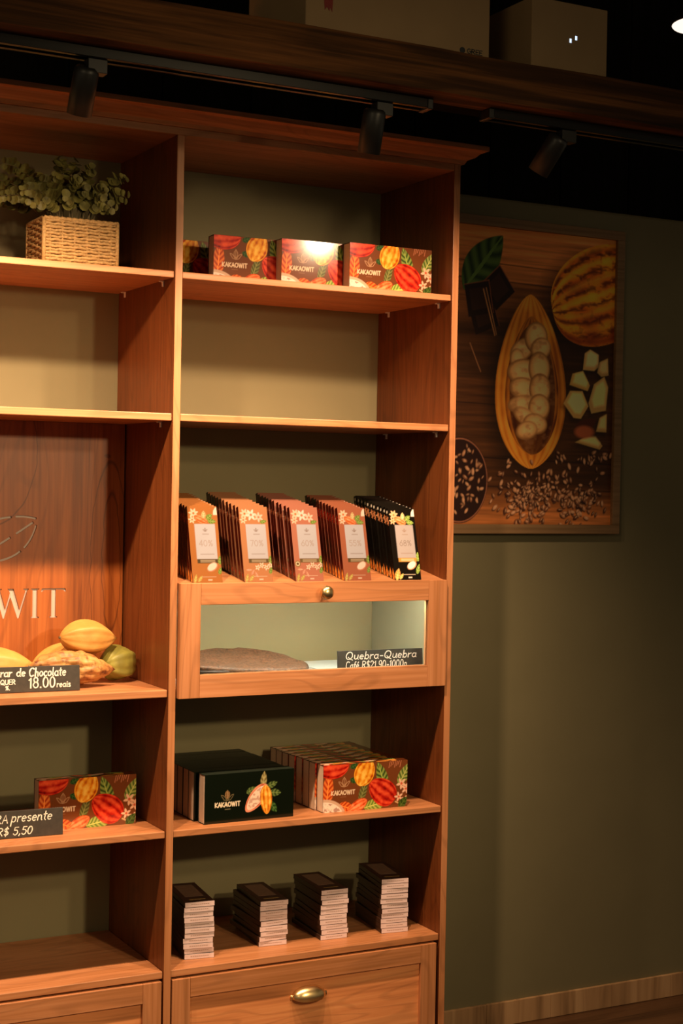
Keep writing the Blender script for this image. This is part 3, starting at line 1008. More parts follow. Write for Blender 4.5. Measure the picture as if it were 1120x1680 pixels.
P.put(P.edge(P.poly_d([pp(948, 703), pp(958, 694), pp(976, 690), pp(990, 693), pp(984, 704)])), lin('3a1608'))
P.ellipse(*pp(967, 712), .033, .016, 0, lin('8a4426'), 1, 2)
# bowl of nibs at lower left and scattered nibs
cb = pp(738, 780)
P.ellipse(cb[0], cb[1], .092, .108, 0, lin('1a0804'))
u, v = P.local(cb[0], cb[1], 0)
P.put(P.edge(np.abs(np.sqrt((u / .090) ** 2 + (v / .104) ** 2) - 1) * .09 - .0012), lin('7a4a34'), .9)
rr = np.random.default_rng(5)


def nib(x, y, s):
    a = rr.random() * PI
    P.ellipse(x - .002, y - .002, s, s * .55, a, lin('0c0402'), .9)
    P.ellipse(x, y, s * .85, s * .45, a, lin(['5a3420', '7c5238', '3c1c10', '8e6448'][rr.integers(4)]))
    P.ellipse(x + s * .1, y + s * .1, s * .4, s * .16, a, lin('a07c5c'), .7)


# draw nibs on small windows for speed
def with_window(x, y, s, fn):
    global P
    j0, j1 = max(0, int((y - 3 * s) / PH * P.ny)), min(P.ny, int((y + 3 * s) / PH * P.ny) + 2)
    i0, i1 = max(0, int((x - 3 * s) / PW * P.nx)), min(P.nx, int((x + 3 * s) / PW * P.nx) + 2)
    if j1 - j0 < 2 or i1 - i0 < 2: return
    Xf, Yf, Cf = P.X, P.Y, P.C
    P.X, P.Y, P.C = Xf[j0:j1, i0:i1], Yf[j0:j1, i0:i1], Cf[j0:j1, i0:i1].copy()
    fn()
    Cf[j0:j1, i0:i1] = P.C
    P.X, P.Y, P.C = Xf, Yf, Cf


for k in range(430):
    if k < 90:
        a, r_ = rr.random() * 2 * PI, math.sqrt(rr.random())
        x_, y_ = cb[0] + .078 * r_ * math.cos(a), cb[1] + .09 * r_ * math.sin(a)
    elif k < 270:
        a, b = rr.normal(0, 1), rr.normal(0, 1)
        x_, y_ = pp(860 + 30 * a, 818 + 20 * b - 8 * abs(a))
    elif k < 400:
        a, b = rr.normal(0, 1), rr.normal(0, 1)
        x_, y_ = pp(955 + 32 * a, 822 + 22 * b)
    else:
        x_, y_ = pp(*(((926, 752), (975, 757), (997, 752))[k % 3][i] + rr.normal(0, 5 + 4 * (i == 0)) for i in (0, 1)))
    s_ = rr.uniform(.006, .0105)
    with_window(x_, y_, s_, lambda: nib(x_, y_, s_))

pf = empty('framed_poster', (.790, D - .001, 1.268), 'large framed cocoa pod poster hanging on the green wall right of the bookcase', 'poster')
FW, FH, fb, fd = .591, .799, .024, .022
M_ = Matrix.Translation((fb - .003, -.012, fb - .001))
pm = P.mesh('poster_print', M_poster, M_, 2.7)
FW = PW + 2 * fb - .057
# frame sized round the print
bmf = NB()
x1 = .591; z1 = .799
for (a0, b0, a1, b1) in ((0, 0, x1, fb), (0, z1 - fb, x1, z1)): box(bmf, a0, a1, -fd, 0, b0, b1)
box(bmf, 0, fb, -fd, 0, fb, z1 - fb); box(bmf, x1 - fb, x1, -fd, 0, fb, z1 - fb)
obj('frame', bmf, M_frame, pf, .0015)
pm.transform(Matrix.Diagonal(((x1 - 2 * fb + .004) / PW, 1, (z1 - 2 * fb + .004) / PH, 1)).to_4x4() @ Matrix.Identity(4))
for v in pm.vertices: pass
xs = [v.co.x for v in pm.vertices]; zs = [v.co.z for v in pm.vertices]
pm.transform(Matrix.Translation((fb - .002 - min(xs), 0, fb - .002 - min(zs))))
obj('print', pm, None, pf)
obj('backing_board', boxm(fb - .003, x1 - fb + .003, -.011, -.002, fb - .003, z1 - fb + .003), M_wicker_dark, pf)

# ================================================================== GIFT BOXES
BXW, BXH, BXD = .2105, .1045, .0325


def floral_art():
    A = Paint(BXW, BXH, 232, 116, lin('6e3a1c'))
    w, h = BXW, BXH
    red = (lin('5c0a06'), lin('ae1a0e'), lin('e4502c')); yel = (lin('a83c0c'), lin('e08a18'), lin('f4c052'))
    gr = (lin('2c4416'), lin('8e9a48')); org = (lin('a83010'), lin('e87a34'))
    A.leaf(w * .69, h * .70, h * .62, h * .26, 1.9, *gr, 7)
    A.leaf(w * .96, h * .70, h * .55, h * .24, 1.05, lin('3c5a1c'), lin('a8a85a'), 7)
    A.leaf(w * .47, h * .40, h * .50, h * .17, 1.25, lin('4a4a20'), lin('7c7a44'), 7)
    A.leaf(w * .36, h * .64, h * .2, h * .12, -.4, lin('20381a'), lin('3c5a2a'), 4)
    A.leaf(w * .36, h * .95, h * .2, h * .12, .4, lin('20381a'), lin('3c5a2a'), 4)
    A.leaf(w * .055, h * .50, h * .74, h * .26, PI / 2 - .08, *org, 8)
    A.pod(w * .10, h * .95, w * .40, h * .50, .08, *red, 5)
    A.pod(w * .485, h * .80, h * .62, h * .48, 1.15, *yel, 5, skew=-.1)
    A.leaf(w * .62, h * .09, w * .28, h * .26, .18, lin('5a7a1e'), lin('b4b85c'), 8)
    A.leaf(w * .28, h * .08, w * .20, h * .22, -.35, *org, 6)
    A.pod(w * .41, h * .10, w * .24, h * .24, .45, lin('a42a10'), lin('e4622e'), lin('f49a66'), 4)
    A.pod(w * .70, h * .36, w * .36, h * .56, -.62, *red, 5, p=.5)
    A.stroke([(w * .86, h * .12), (w * .93, h * .05)], h * .03, lin('caa070'))
    for sx, sy, sr in ((.93, .50, .13), (.985, .38, .12), (.90, .22, .11), (.975, .14, .10)):
        A.star(w * sx, h * sy, h * sr, 5, sx * 9, lin('e8b496'), lin('c85a3a'))
    A.leaf(w * .95, h * .09, h * .3, h * .18, .9, lin('2a3c14'), lin('4c6226'), 4)
    for k in range(7): A.stroke([(w * (.79 + .022 * k), h * 1.0), (w * (.775 + .022 * k), h * (.86 + .03 * (k % 3)))], h * .012, lin('c87a5a'))
    # halved pod with pale pulp in the lower left corner
    A.ellipse(w * .03, -h * .06, w * .235, h * .34, -.12, lin('caa48a'))
    A.ellipse(w * .03, -h * .06, w * .205, h * .28, -.12, lin('e8d4c4'))
    q = A.nz(.006, .006, 9, 2); u, v = A.local(w * .03, -h * .06, -.12)
    A.put(A.edge((np.sqrt((u / (w * .19)) ** 2 + (v / (h * .26)) ** 2) - 1) * h * .26) * np.clip((q - .5) * 6, 0, 1), lin('9a6a5c'), .8)
    A.logo(w * .245, h * .60, h * .125, h * .012, lin('b88a66'))
    A.text('KAKAOWIT', w * .235, h * .36, h * .085, h * .018, lin('e8c8a8'), 1, .95, True)
    A.rect(w * .20, h * .305, w * .27, h * .315, lin('9c6c4c'), .8)
    return A


def green_art():
    A = Paint(BXW, BXH, 232, 116, lin('0b1108'))
    w, h = BXW, BXH
    gr = (lin('2a3c1c'), lin('6a7a42'))
    A.leaf(w * .655, h * .82, h * .34, h * .14, 1.5, lin('6a5c34'), lin('a89a68'), 4)
    A.leaf(w * .75, h * .70, h * .26, h * .13, .35, *gr, 4)
    A.leaf(w * .79, h * .53, h * .26, h * .15, -.1, *gr, 4)
    A.leaf(w * .765, h * .24, h * .28, h * .15, -.9, lin('1c3a14'), lin('4a6a34'), 4)
    A.leaf(w * .515, h * .62, h * .24, h * .13, .5, *gr, 4)
    A.pod(w * .575, h * .45, h * .70, h * .34, .85, lin('b8583c'), lin('e08a6a'), lin('d8927a'), 2, p=.55)
    A.put(A.lens(w * .575, h * .455, h * .60, h * .25, .85, .55)[2], lin('eaccb8'))
    m = A.lens(w * .575, h * .455, h * .54, h * .22, .85, .55)[2] * np.clip((A.nz(.005, .005, 4, 2) - .48) * 6, 0, 1)
    A.put(m, lin('b07a68'), .7)
    A.pod(w * .685, h * .40, h * .60, h * .27, 1.66, lin('a8480c'), lin('e08a20'), lin('f8cc62'), 4, p=.55)
    A.logo(w * .25, h * .53, h * .13, h * .010, lin('7a6a4a'))
    A.pod(w * .25, h * .57, h * .17, h * .11, PI / 2, lin('5a3a20'), lin('7a5a3a'), lin('9a7a58'), 3)
    A.text('KAKAOWIT', w * .255, h * .33, h * .085, h * .018, lin('f0dcc0'), 1, .95, True)
    A.rect(w * .225, h * .27, w * .285, h * .28, lin('9c8c6c'), .8)
    return A


FLOR = floral_art().mesh('floral_front', M_print, Matrix.Translation((0, -.0003, 0)))
GREN = green_art().mesh('green_front', M_print, Matrix.Translation((0, -.0003, 0)))


def top_art(dark):
    A = Paint(BXW, BXD, 120, 20, lin('5b2b13') if not dark else lin('0b1108'))
    if not dark:
        for k in range(16):
            c = [lin('c84a22'), lin('d88a3a'), lin('8e9a48'), lin('e8b496')][k % 4]
            A.leaf(rr.random() * BXW, rr.random() * BXD, .04, .012, rr.random() * PI, c, c, 4)
    return A.mesh('top_sheet', M_print, Matrix.Translation((0, 0, BXH + .0003)) @ Matrix.Rotation(-PI / 2, 4, 'X'))


TOPF = top_art(False)


def gift_box_proto(kind):
    """origin at the front left bottom corner; front towards -y"""
    e = bpy.data.objects.new('gift_box', None); e.empty_display_size = .02; COL.objects.link(e)
    cm = M_brown_card if kind == 'f' else M_green_card
    obj('tray', boxm(.0012, BXW - .0012, .0012, BXD - .0012, .0012, BXH - .0012), M_cream, e)
    bm = NB()
    box(bm, 0, BXW, 0, .0011, 0, BXH); box(bm, 0, BXW, BXD - .0011, BXD, 0, BXH)
    box(bm, 0, BXW, .0011, BXD - .0011, BXH - .0011, BXH); box(bm, 0, BXW, .0011, BXD - .0011, 0, .0011)
    obj('sleeve', bm, cm, e)
    obj('front_print', FLOR if kind == 'f' else GREN, None, e)
    if kind == 'f':
        TOPF.name = 'top_print'
        t = obj('top_print', TOPF, None, e)
        # sheet faces up
    return e


PF, PG = gift_box_proto('f'), gift_box_proto('g')
used = {'f': False, 'g': False}


def gift(kind, x, y, z, rz, lab, group):
    src = PF if kind == 'f' else PG
    if not used[kind]:
        used[kind] = True; o = src
    else:
        o = dup(src)
    o.location = (x, y, z); o.rotation_euler = (0, 0, rz)
    return tag(o, lab, 'gift box', group)


z5, z1_ = Zs5[1] + .0002, Zs1[1] + .0002
for k in range(8):
    dx = (0 if k == 0 else random.uniform(-.003, .002))
    gift('f', .3645 + dx - (0.0 if k == 0 else .002), .0350 + k * .0335, z5, math.radians(-1.2 if k == 0 else random.uniform(-1, .4)),
         'brown floral gift box, %s from the front in the lower right row' % ORD[k], 'floral gift boxes in a row on the lower shelf')
for k in range(8):
    gift('g', .0810 if k == 0 else .0745 + random.uniform(-.0015, .0015), (.0290 if k == 0 else .0365 + k * .0335), z5, math.radians(1.2 if k == 0 else random.uniform(-.6, .6)),
         'blackish green gift box, %s from the front in the lower left row' % ORD[k], 'dark green gift boxes in a row on the lower shelf')
gift('f', -.2560, .100, z5, math.radians(0), 'brown floral cocoa gift box alone behind the A presente price sign', None)
gift('f', .4185, .058, z1_, math.radians(0), 'brown floral gift box on the top right shelf, rightmost of the four', 'floral gift boxes on the top shelf')
gift('f', .2690, .094, z1_, math.radians(-1), 'brown floral gift box on the top right shelf, second from the right', 'floral gift boxes on the top shelf')
gift('f', .1235, .130, z1_, math.radians(-2), 'brown floral gift box on the top right shelf, third from the right', 'floral gift boxes on the top shelf')
gift('f', .0060, .235, z1_, math.radians(1), 'brown floral cocoa gift box in the dark back corner of the top right shelf', 'floral gift boxes on the top shelf')

# ================================================================== CHOCOLATE BARS (standing rows)
CW, CH, CT = .0670, .1640, .0105


def bar_art(bg, plaque, strip, pct, seed, dark):
    A = Paint(CW, CH, 68, 164, bg)
    w, h = CW, CH
    r2 = np.random.default_rng(seed)
    pk = lin('f6d6bc') if not dark else lin('e8b48a')
    og = (lin('c8501e'), lin('e87a44'), lin('f4b080')); gl = (lin('6a8a2e'), lin('a0b060'))
    A.star(w * .20, h * .905, w * .17, 7, .3, pk, og[1])
    A.star(w * .14, h * .82, w * .13, 6, .9, pk, og[1])
    if seed in (2, 3):
        A.star(w * .42, h * .89, w * .20, 6, .1, lin('f8e8dc'), lin('e8886a'))
        A.star(w * .68, h * .86, w * .17, 6, .5, lin('f4d2c0'), lin('e8886a'))
        A.leaf(w * .83, h * .80, w * .24, w * .12, .2, *gl, 4)
    else:
        A.pod(w * .42, h * .825, w * .48, h * .11, -.45, *og, 4)
        A.leaf(w * .54, h * .89, h * .10, w * .15, 1.5, lin('d0a870'), lin('e8d0a0'), 4)
        A.leaf(w * .72, h * .86, w * .26, w * .17, .7, *gl, 4)
        A.leaf(w * .80, h * .80, w * .28, w * .16, -.1, *gl, 4)
        A.poly([(w * .86, h * .885), (w, h * .885), (w, h * .985), (w * .95, h * .985), (w * .88, h * .94)], lin('f8e6da'))
    if dark:
        A.leaf(w * .96, h * .32, h * .13, w * .16, 1.5, *gl, 4); A.leaf(w * .93, h * .15, h * .15, w * .14, 1.2, *gl, 4)
    else:
        A.leaf(w * .97, h * .29, h * .12, w * .14, 1.5, *gl, 4); A.leaf(w * .95, h * .15, h * .10, w * .12, 1.2, *gl, 4)
    A.rect(w * .20, h * .305, w * .90, h * .765, lin(plaque))
    A.rect(w * .21, h * .250, w * .90, h * .305, strip)
    for yy in (.287, .268): A.rect(w * .31, h * (yy - .005), w * .81, h * (yy + .005), lin('e8cdb0'), .7)
    ink = lin('8a6a58')
    A.logo(w * .55, h * .685, w * .07, w * .012, ink, .8)
    A.rect(w * .45, h * .628, w * .67, h * .636, ink, .6)
    A.text(pct, w * .55, h * .475, h * .075, w * .017, lin('6e5a4e' if dark else 'b09488'), .85, 1.0, True)
    A.rect(w * .33, h * .365, w * .80, h * .372, ink, .7)
    if seed in (2, 3):
        for k in range(4): A.star(w * (.5 + .15 * k), h * (.19 + .03 * (k % 2)), w * .10, 5, k, lin('f8e4d0'), lin('c88a4a'))
        for k in range(3): A.leaf(w * (.2 + .12 * k), h * (.16 - .03 * k), w * .2, w * .07, k, lin('d88a70'), lin('f0b8a0'), 4)
    else:
        u, v = A.local(w * .70, h * .205, .5)
        A.ellipse(w * .70, h * .20, w * .20, h * .05, .55, lin('d89070'))
        A.ellipse(w * .69, h * .205, w * .175, h * .042, .55, lin('f8e2d6'))
    A.leaf(w * .12, h * .08, h * .17, w * .2, 1.25, lin('c87a34'), lin('e8b070'), 5) if dark else None
    A.leaf(w * .10, h * .05, h * .12, w * .10, 1.3, lin('b8a04a'), lin('d8c880'), 4)
    A.leaf(w * .26, h * .05, h * .10, w * .10, .9, lin('b8a04a'), lin('d8c880'), 4)
    if seed == 3:
        A.ellipse(w * .12, h * .235, w * .10, w * .10, 0, lin('8a6a34')); A.ellipse(w * .12, h * .235, w * .075, w * .075, 0, lin('f0dcb8')); A.ellipse(w * .12, h * .235, w * .045, w * .04, 0, lin('6a5028'))
    A.rect(w * .34, h * .071, w * .80, h * .077, lin('f0d8c0'), .7)
    A.rect(w * .52, h * .026, w * .66, h * .042, lin('f4e2d0'), .8)
    return A


def side_art(dark, flames):
    A = Paint(CT, CH, 10, 120, lin('0e0b08') if dark else lin('3a0e07'))
    w, h = CT, CH
    if not dark: A.put(np.clip((A.nz(.02, .03, 3, 2) - .45) * 3, 0, 1), lin('541509'), .8)
    if flames:
        A.leaf(w * .5, h * .07, h * .19, w * .75, PI / 2, lin('c8641c'), lin('e89a44'), 3)
        c = lin('d88a5a') if dark else lin('7a1c0e')
        A.star(w * .4, h * .86, w * .7, 5, .3, c); A.star(w * .7, h * .80, w * .6, 5, .9, c)
        if dark: A.ellipse(w * .6, h * .95, w * .3, w * .3, 0, lin('e8dcc8'))
    else:
        A.star(w * .5, h * .10, w * .6, 5, .3, lin('7a1c0e')); A.star(w * .4, h * .84, w * .6, 5, .9, lin('8a4a30'))
    # sheet on the left side: x of the art runs from the back to the front
    return A


ROWS = [('orange', lin('bd7840'), 'cdcad6', lin('5a4a34'), '40%', 1, False, .0385, .0395, 4, 'orange-tan'),
        ('peach', lin('cb8a60'), 'cdcad6', lin('6c5a40'), '70%', 2, False, .1560, .1575, 5, 'peach'),
        ('pink', lin('c77f68'), 'cdcad6', lin('7a6444'), '60%', 3, False, .2770, .2790, 5, 'pink'),
        ('terracotta', lin('b66c50'), 'cdcad6', lin('665234'), '55%', 4, False, .3945, .3960, 6, 'terracotta'),
        ('black', lin('15110d'), 'a49a9c', lin('c08844'), '68%', 5, True, .5225, .5250, 8, 'black')]
z3 = Zs3[1]
which = ['far left row', 'second row', 'middle row', 'fourth row', 'far right row']
for ri, (nm_, bg, plq, strip, pct, seed, dark, xb, xb2, nfan, cname) in enumerate(ROWS):
    wm = mat('wrapper_' + nm_, (0.06, 0.016, 0.010) if not dark else (0.008, 0.007, 0.006), .4, var=.2, scale=50)
    fm = bar_art(bg, plq, strip, pct, seed, dark).mesh('front_print', M_print, Matrix.Translation((0, -.0003, 0)), 1.0 if dark else .42)
    sm = side_art(dark, seed in (1, 4, 5)).mesh('side_print', M_print, Matrix.Translation((-.0003, CT, 0)) @ Matrix.Rotation(-PI / 2, 4, 'Z'))
    proto = empty('chocolate_bar', (0, 0, 0), '', '')
    wb = boxm(0, CW, 0, CT, 0, CH)
    for v in wb.verts:
        if v.co.z < .001 and v.co.y > .001: v.co.z = CT * math.tan(LEAN + TILT) + .0004
    for v in sm.vertices: v.co.z = max(v.co.z, v.co.y * math.tan(LEAN + TILT) + .0004)
    obj('wrapper', wb, wm, proto)
    obj('front_print', fm, None, proto)
    obj('side_print', sm, None, proto)
    nb = 11
    y = .0104
    for k in range(nb):
        o = proto if k == 0 else dup(proto)
        jx = 0 if k == 0 else random.uniform(-.0012, .0012)
        hz = 0
        o.location = Z3M @ Vector((xb + jx, y - .009, .0005))
        o.matrix_world = Matrix.Translation(o.location) @ Matrix.Rotation(-LEAN, 4, 'X') @ Matrix.Rotation(math.radians(0 if k == 0 else random.uniform(-.8, .8)), 4, 'Z')
        wh = 'front bar' if k == 0 else ('rearmost bar' if k == nb - 1 else '%s from the front' % ORD[k])
        tag(o, '%s chocolate bar leaning back, %s in the %s' % (cname, wh, which[ri]), 'chocolate bar', 'chocolate bars standing in rows')
        y += (.0152 + (.004 if k < 4 and seed in (2, 3) else 0) + random.uniform(-.0008, .0008))

# ================================================================== STACKED BARS (flat)
SW, SL, STH = .0650, .1600, .0107


def flat_bar_proto():
    e = bpy.data.objects.new('boxed_chocolate_bar', None); e.empty_display_size = .02; COL.objects.link(e)
    w2 = SW / 2
    obj('box', boxm(-w2, w2, .0006, SL, 0, STH), M_brownbar, e, .0006, seg=1)
    tag(obj('end_label', boxm(-w2 + .0004, w2 - .0004, 0, .0006, .0004, STH - .0004), M_pinkcard, e), 'pale pink end label')
    bm = NB()
    for k in range(9): box(bm, -.019 + k * .0045, -.0155 + k * .0045, -.0002, 0, .0052, .0064)
    obj('lettering', bm, M_faint, e)
    bm = NB(); box(bm, -w2 + .012, w2 - .012, .045, SL - .018, STH, STH + .0002)
    obj('top_label', bm, M_browntop, e)
    bm = NB(); box(bm, -.018, .018, .020, .024, STH, STH + .0002)
    obj('foil_line', bm, M_gold, e)
    return e


FB = flat_bar_proto()
first = True
for si, (cx, cy, rz, n_) in enumerate(((.0832, .0535, -9, 11), (.2690, .0725, -4, 9), (.4130, .0630, -4.5, 10), (.5600, .0510, -8, 11))):
    wn = ['leftmost low stack', 'second low stack', 'third low stack', 'rightmost low stack'][si]
    for k in range(n_):
        o = FB if first else dup(FB)
        first = False
        a = math.radians(rz + random.uniform(-2.2, 2.2) + (2.5 if si == 1 and k % 3 == 1 else 0))
        o.location = (cx + random.uniform(-.0022, .0022), cy + random.uniform(-.002, .002), Zs6[1] + .0003 + k * (STH + .0004))
        o.rotation_euler = (0, 0, a)
        wh = 'bottom one' if k == 0 else ('topmost one' if k == n_ - 1 else '%s up' % ORD[k])
        tag(o, 'flat brown chocolate box with pale end, %s of the %s' % (wh, wn), 'chocolate box', 'flat chocolate boxes stacked on the bottom shelf')

# ================================================================== COCOA PODS


def pod_mat(name, base, tint, dark, amt):
    m = bpy.data.materials.new(name); m.use_nodes = True
    nt = m.node_tree; L = nt.links.new
    b = nt.nodes['Principled BSDF']; b.inputs['Roughness'].default_value = .5
    tc = nt.nodes.new('ShaderNodeTexCoord')
    n1 = nt.nodes.new('ShaderNodeTexNoise'); n1.inputs['Scale'].default_value = 26; n1.inputs['Detail'].default_value = 6
    n2 = nt.nodes.new('ShaderNodeTexNoise'); n2.inputs['Scale'].default_value = 70; n2.inputs['Detail'].default_value = 8
    for n in (n1, n2): L(tc.outputs['Object'], n.inputs['Vector'])
    r1 = nt.nodes.new('ShaderNodeValToRGB'); r1.color_ramp.elements[0].position = .35; r1.color_ramp.elements[1].position = .65
    r1.color_ramp.elements[0].color = (*base, 1); r1.color_ramp.elements[1].color = (*tint, 1)
    r2 = nt.nodes.new('ShaderNodeValToRGB'); r2.color_ramp.elements[0].position = .62 - amt; r2.color_ramp.elements[1].position = .80 - amt
    mx = nt.nodes.new('ShaderNodeMix'); mx.data_type = 'RGBA'
    L(n1.outputs['Fac'], r1.inputs['Fac']); L(n2.outputs['Fac'], r2.inputs['Fac'])
    L(r2.outputs['Color'], mx.inputs[0]); L(r1.outputs['Color'], mx.inputs[6]); mx.inputs[7].default_value = (*dark, 1)
    L(mx.outputs[2], b.inputs['Base Color'])
    bp = nt.nodes.new('ShaderNodeBump'); bp.inputs['Strength'].default_value = .35; bp.inputs['Distance'].default_value = .0015
    L(n2.outputs['Fac'], bp.inputs['Height']); L(bp.outputs['Normal'], b.inputs['Normal'])
    return m


def pod(loc, axis, L, Rr, m, lab, ridge=.12, wart=.02, spin=0.0, tip=.14):
    e = empty('cocoa_pod', loc, lab, 'cocoa pod', 'cocoa pods piled on the shelf')
    ax = Vector(axis).normalized()
    q = ax.to_track_quat('X', 'Z').to_matrix()
    bm = NB()
    nu, nv = 44, 60
    rows = []
    for i in range(nu + 1):
        u = i / nu
        xx = (u - .5) * L
        w = math.sin(PI * min(1, max(0, u)) ** .92) ** .62
        w *= 1 - .18 * max(0, (u - .72) / .28) ** 1.5
        row = []
        for j in range(nv):
            th = 2 * PI * j / nv + spin
            rd = Rr * w * (1 + ridge * (abs(math.cos(2.5 * th)) ** .8 * 1.5 - .8) * min(1, w * 1.3) + ridge * .4 * math.cos(10 * th))
            p = Vector((xx, rd * math.cos(th), rd * math.sin(th)))
            nzv = noise.fractal(Vector((p.x * 34, p.y * 110, p.z * 110)) + Vector(loc) * 40, 1.0, 2.0, 3)
            p += Vector((0, math.cos(th), math.sin(th))) * nzv * wart * Rr * w
            row.append(bm.verts.new(q @ p) if 0 < i < nu else None)
        if i in (0, nu):
            row = [bm.verts.new(q @ Vector((xx + (tip * .0 if i == 0 else .004), 0, 0)))]
        rows.append(row)
    for a, b in zip(rows, rows[1:]):
        for j in range(nv):
            k = (j + 1) % nv
            if len(a) == 1: bm.faces.new((a[0], b[k], b[j]))
            elif len(b) == 1: bm.faces.new((a[j], a[k], b[0]))
            else: bm.faces.new((a[j], a[k], b[k], b[j]))
    obj('husk', bm, m, e, smooth=True)
    s = NB(); a0 = q @ Vector((-L / 2 - .002, 0, 0)); a1 = q @ Vector((-L / 2 + .004, 0, 0))
    tube(s, [a0, a1], .0028, 8)
    obj('stalk', s, M_stem, e)
    return e


z4 = Zs4[1]
MY = pod_mat('yellow_pod', (0.50, 0.235, 0.050), (0.60, 0.30, 0.075), (0.25, 0.10, 0.025), -.10)
MB_ = pod_mat('brown_pod', (0.34, 0.13, 0.035), (0.52, 0.27, 0.08), (0.12, 0.034, 0.012), .10)
MG_ = pod_mat('green_pod', (0.22, 0.20, 0.035), (0.30, 0.27, 0.05), (0.14, 0.085, 0.02), -.06)
pod((-.141, .145, 1.0530), (.97, .12, -.05), .128, .0355, MY, 'smooth yellow cocoa pod lying on top of the pile', spin=.5)
pod((-.187, .108, z4 + .0400), (.985, -.06, -.06), .178, .0330, MB_, 'rough brown mottled cocoa pod at the front, behind the Chocolate price sign', .08, .22, spin=.2)
pod((-.0640, .170, z4 + .0400), (.86, .50, .02), .102, .0360, MG_, 'greenish cocoa pod at the right end of the pile', spin=.9)
pod((-.180, .200, z4 + .0440), (.93, .10, .30), .150, .0345, MY, 'yellow cocoa pod at the back, half hidden under the topmost pod', spin=.1)
pod((-.335, .162, z4 + .0425), (.985, -.05, -.10), .185, .0400, MY, 'large yellow cocoa pod at the left edge of the picture', .05, .015, spin=.3)

# ================================================================== CHALK SIGNS


def chalk_sign(x, y, z, w, h, lean, rz, lines, lab, thick=.0045):
    z += .0045 * math.sin(lean) + .0002
    """x, y = front bottom right corner; lines are (text, dx from right edge to text start, baseline, cap height, stroke, slant, wx)"""
    e = empty('price_sign', (x, y, z), lab, 'sign', None, (-lean, 0, rz))
    obj('slate', boxm(-w, 0, 0, thick, 0, h), M_slate, e, .0006)
    bm = NB()
    for t, dx, bz, hh, sw, sl, wx in lines:
        pl, _ = strokes(t, -dx, bz, hh, sl, wx)
        pl = [[(a + random.uniform(-.0002, .0002), b + random.uniform(-.0002, .0002)) for a, b in q] for q in pl]
        ribbons(bm, pl, sw, -.0003, jitter=.25)
    tag(obj('chalk_lettering', bm, M_chalk, e), 'white chalk handwriting')
    return e


chalk_sign(-.1870, .0540, z4 + .0003, .285, .0515, math.radians(6), math.radians(-2.4),
           [('Torrar de', .1905, .0325, .0150, .0024, .12, .92), ('Chocolate', .1045, .0315, .0165, .0025, .15, .80),
            ('QUALQUER', .193, .0170, .0090, .0018, .05, .95), ('%.', .152, .0060, .0080, .0017, .05, .9),
            ('18.00', .1050, .0085, .0205, .0026, .04, .80), ('reais', .0480, .0085, .0118, .0019, .08, .88)],
           'black chalk price sign reading Chocolate 18.00 reais before the cocoa pods')
chalk_sign(-.2165, .0590, z5, .262, .0545, math.radians(4), math.radians(-2.0),
           [('PARA', .1640, .0310, .0165, .0019, .18, .92), ('presente', .1060, .0325, .0185, .0020, .25, .92),
            ('R$ 5,50', .1340, .0065, .0150, .0019, .25, .95)],
           'black chalk price sign reading A presente before the lone floral box')
chalk_sign(.6220, .0480, z4 + .0008, .2190, .0600, math.radians(5), math.radians(0.5),
           [('Quebra-Quebra', .2000, .0405, .0160, .0022, .20, 1.24), ('Café R$21,90-1000g', .2000, .0200, .0155, .0020, .16, .80)],
           'black chalk price sign reading Quebra-Quebra behind the glass flap')

# ================================================================== CHOCOLATE SLABS ON A TRAY
tr = empty('serving_tray', (.0, 0, z4), 'shallow white tray under the chocolate slabs behind the glass', 'tray')
bm = NB()
box(bm, .030, .392, .085, .30, .0004, .004)
for a in ((.030, .392, .085, .088), (.030, .392, .297, .30), (.030, .033, .088, .297), (.389, .392, .088, .297)): box(bm, a[0], a[1], a[2], a[3], .004, .012)
obj('base', bm, M_tray, tr, .001)
tr2 = empty('white_board', (.40, .09, z4), 'white board lying behind the Quebra-Quebra sign', 'board')
obj('board', boxm(0, .235, 0, .20, .0003, .012), M_tray, tr2, .001)


def slab(cx, cy, cz, rx, ry, th, tilt, rz, lab, seed, m):
    e = empty('chocolate_slab', (cx, cy, cz), lab, 'chocolate slab', 'broken chocolate slabs on the tray', (tilt[0], tilt[1], rz))
    rs = np.random.default_rng(seed)
    n_ = 40
    an = np.linspace(0, 2 * PI, n_, endpoint=False)
    ph = rs.random(5) * 6
    rad = 1 + sum(.09 / (k + 1) * np.sin((k + 2) * an + ph[k]) for k in range(5)) + rs.normal(0, .015, n_)
    bm = NB()
    rings = []
    for s_, zz in ((1.0, 0), (1.02, th * .5), (.99, th * .9)):
        rings.append([bm.verts.new((rx * rad[i] * math.cos(a) * s_, ry * rad[i] * math.sin(a) * s_, zz)) for i, a in enumerate(an)])
    for s_ in (.93, .82, .7, .56, .4, .25, .1):
        rings.append([bm.verts.new((rx * rad[i] * math.cos(a) * s_, ry * rad[i] * math.sin(a) * s_,
                                    th + .0065 * noise.fractal(Vector((rx * s_ * math.cos(a) * 60, ry * s_ * math.sin(a) * 60, seed)), 1, 2, 4))) for i, a in enumerate(an)])
    for a, b in zip(rings, rings[1:]):
        for k in range(n_): bm.faces.new((a[k], a[(k + 1) % n_], b[(k + 1) % n_], b[k]))
    bm.faces.new(rings[0][::-1]); bm.faces.new(rings[-1])
    obj('slab', bm, m, e, smooth=True)


slab(.165, .170, z4 + .0055, .120, .075, .009, (0, 0), .2, 'dark chocolate slab at the bottom of the pile on the tray', 3, M_choc_dark)
slab(.150, .165, z4 + .0160, .110, .070, .008, (0, 0), -.3, 'dark chocolate slab in the middle of the pile on the tray', 8, M_choc_dark)
slab(.228, .175, z4 + .0275, .162, .085, .010, (.15, .045), .0, 'rough brown chocolate slab on top of the pile behind the glass', 21, M_choc)

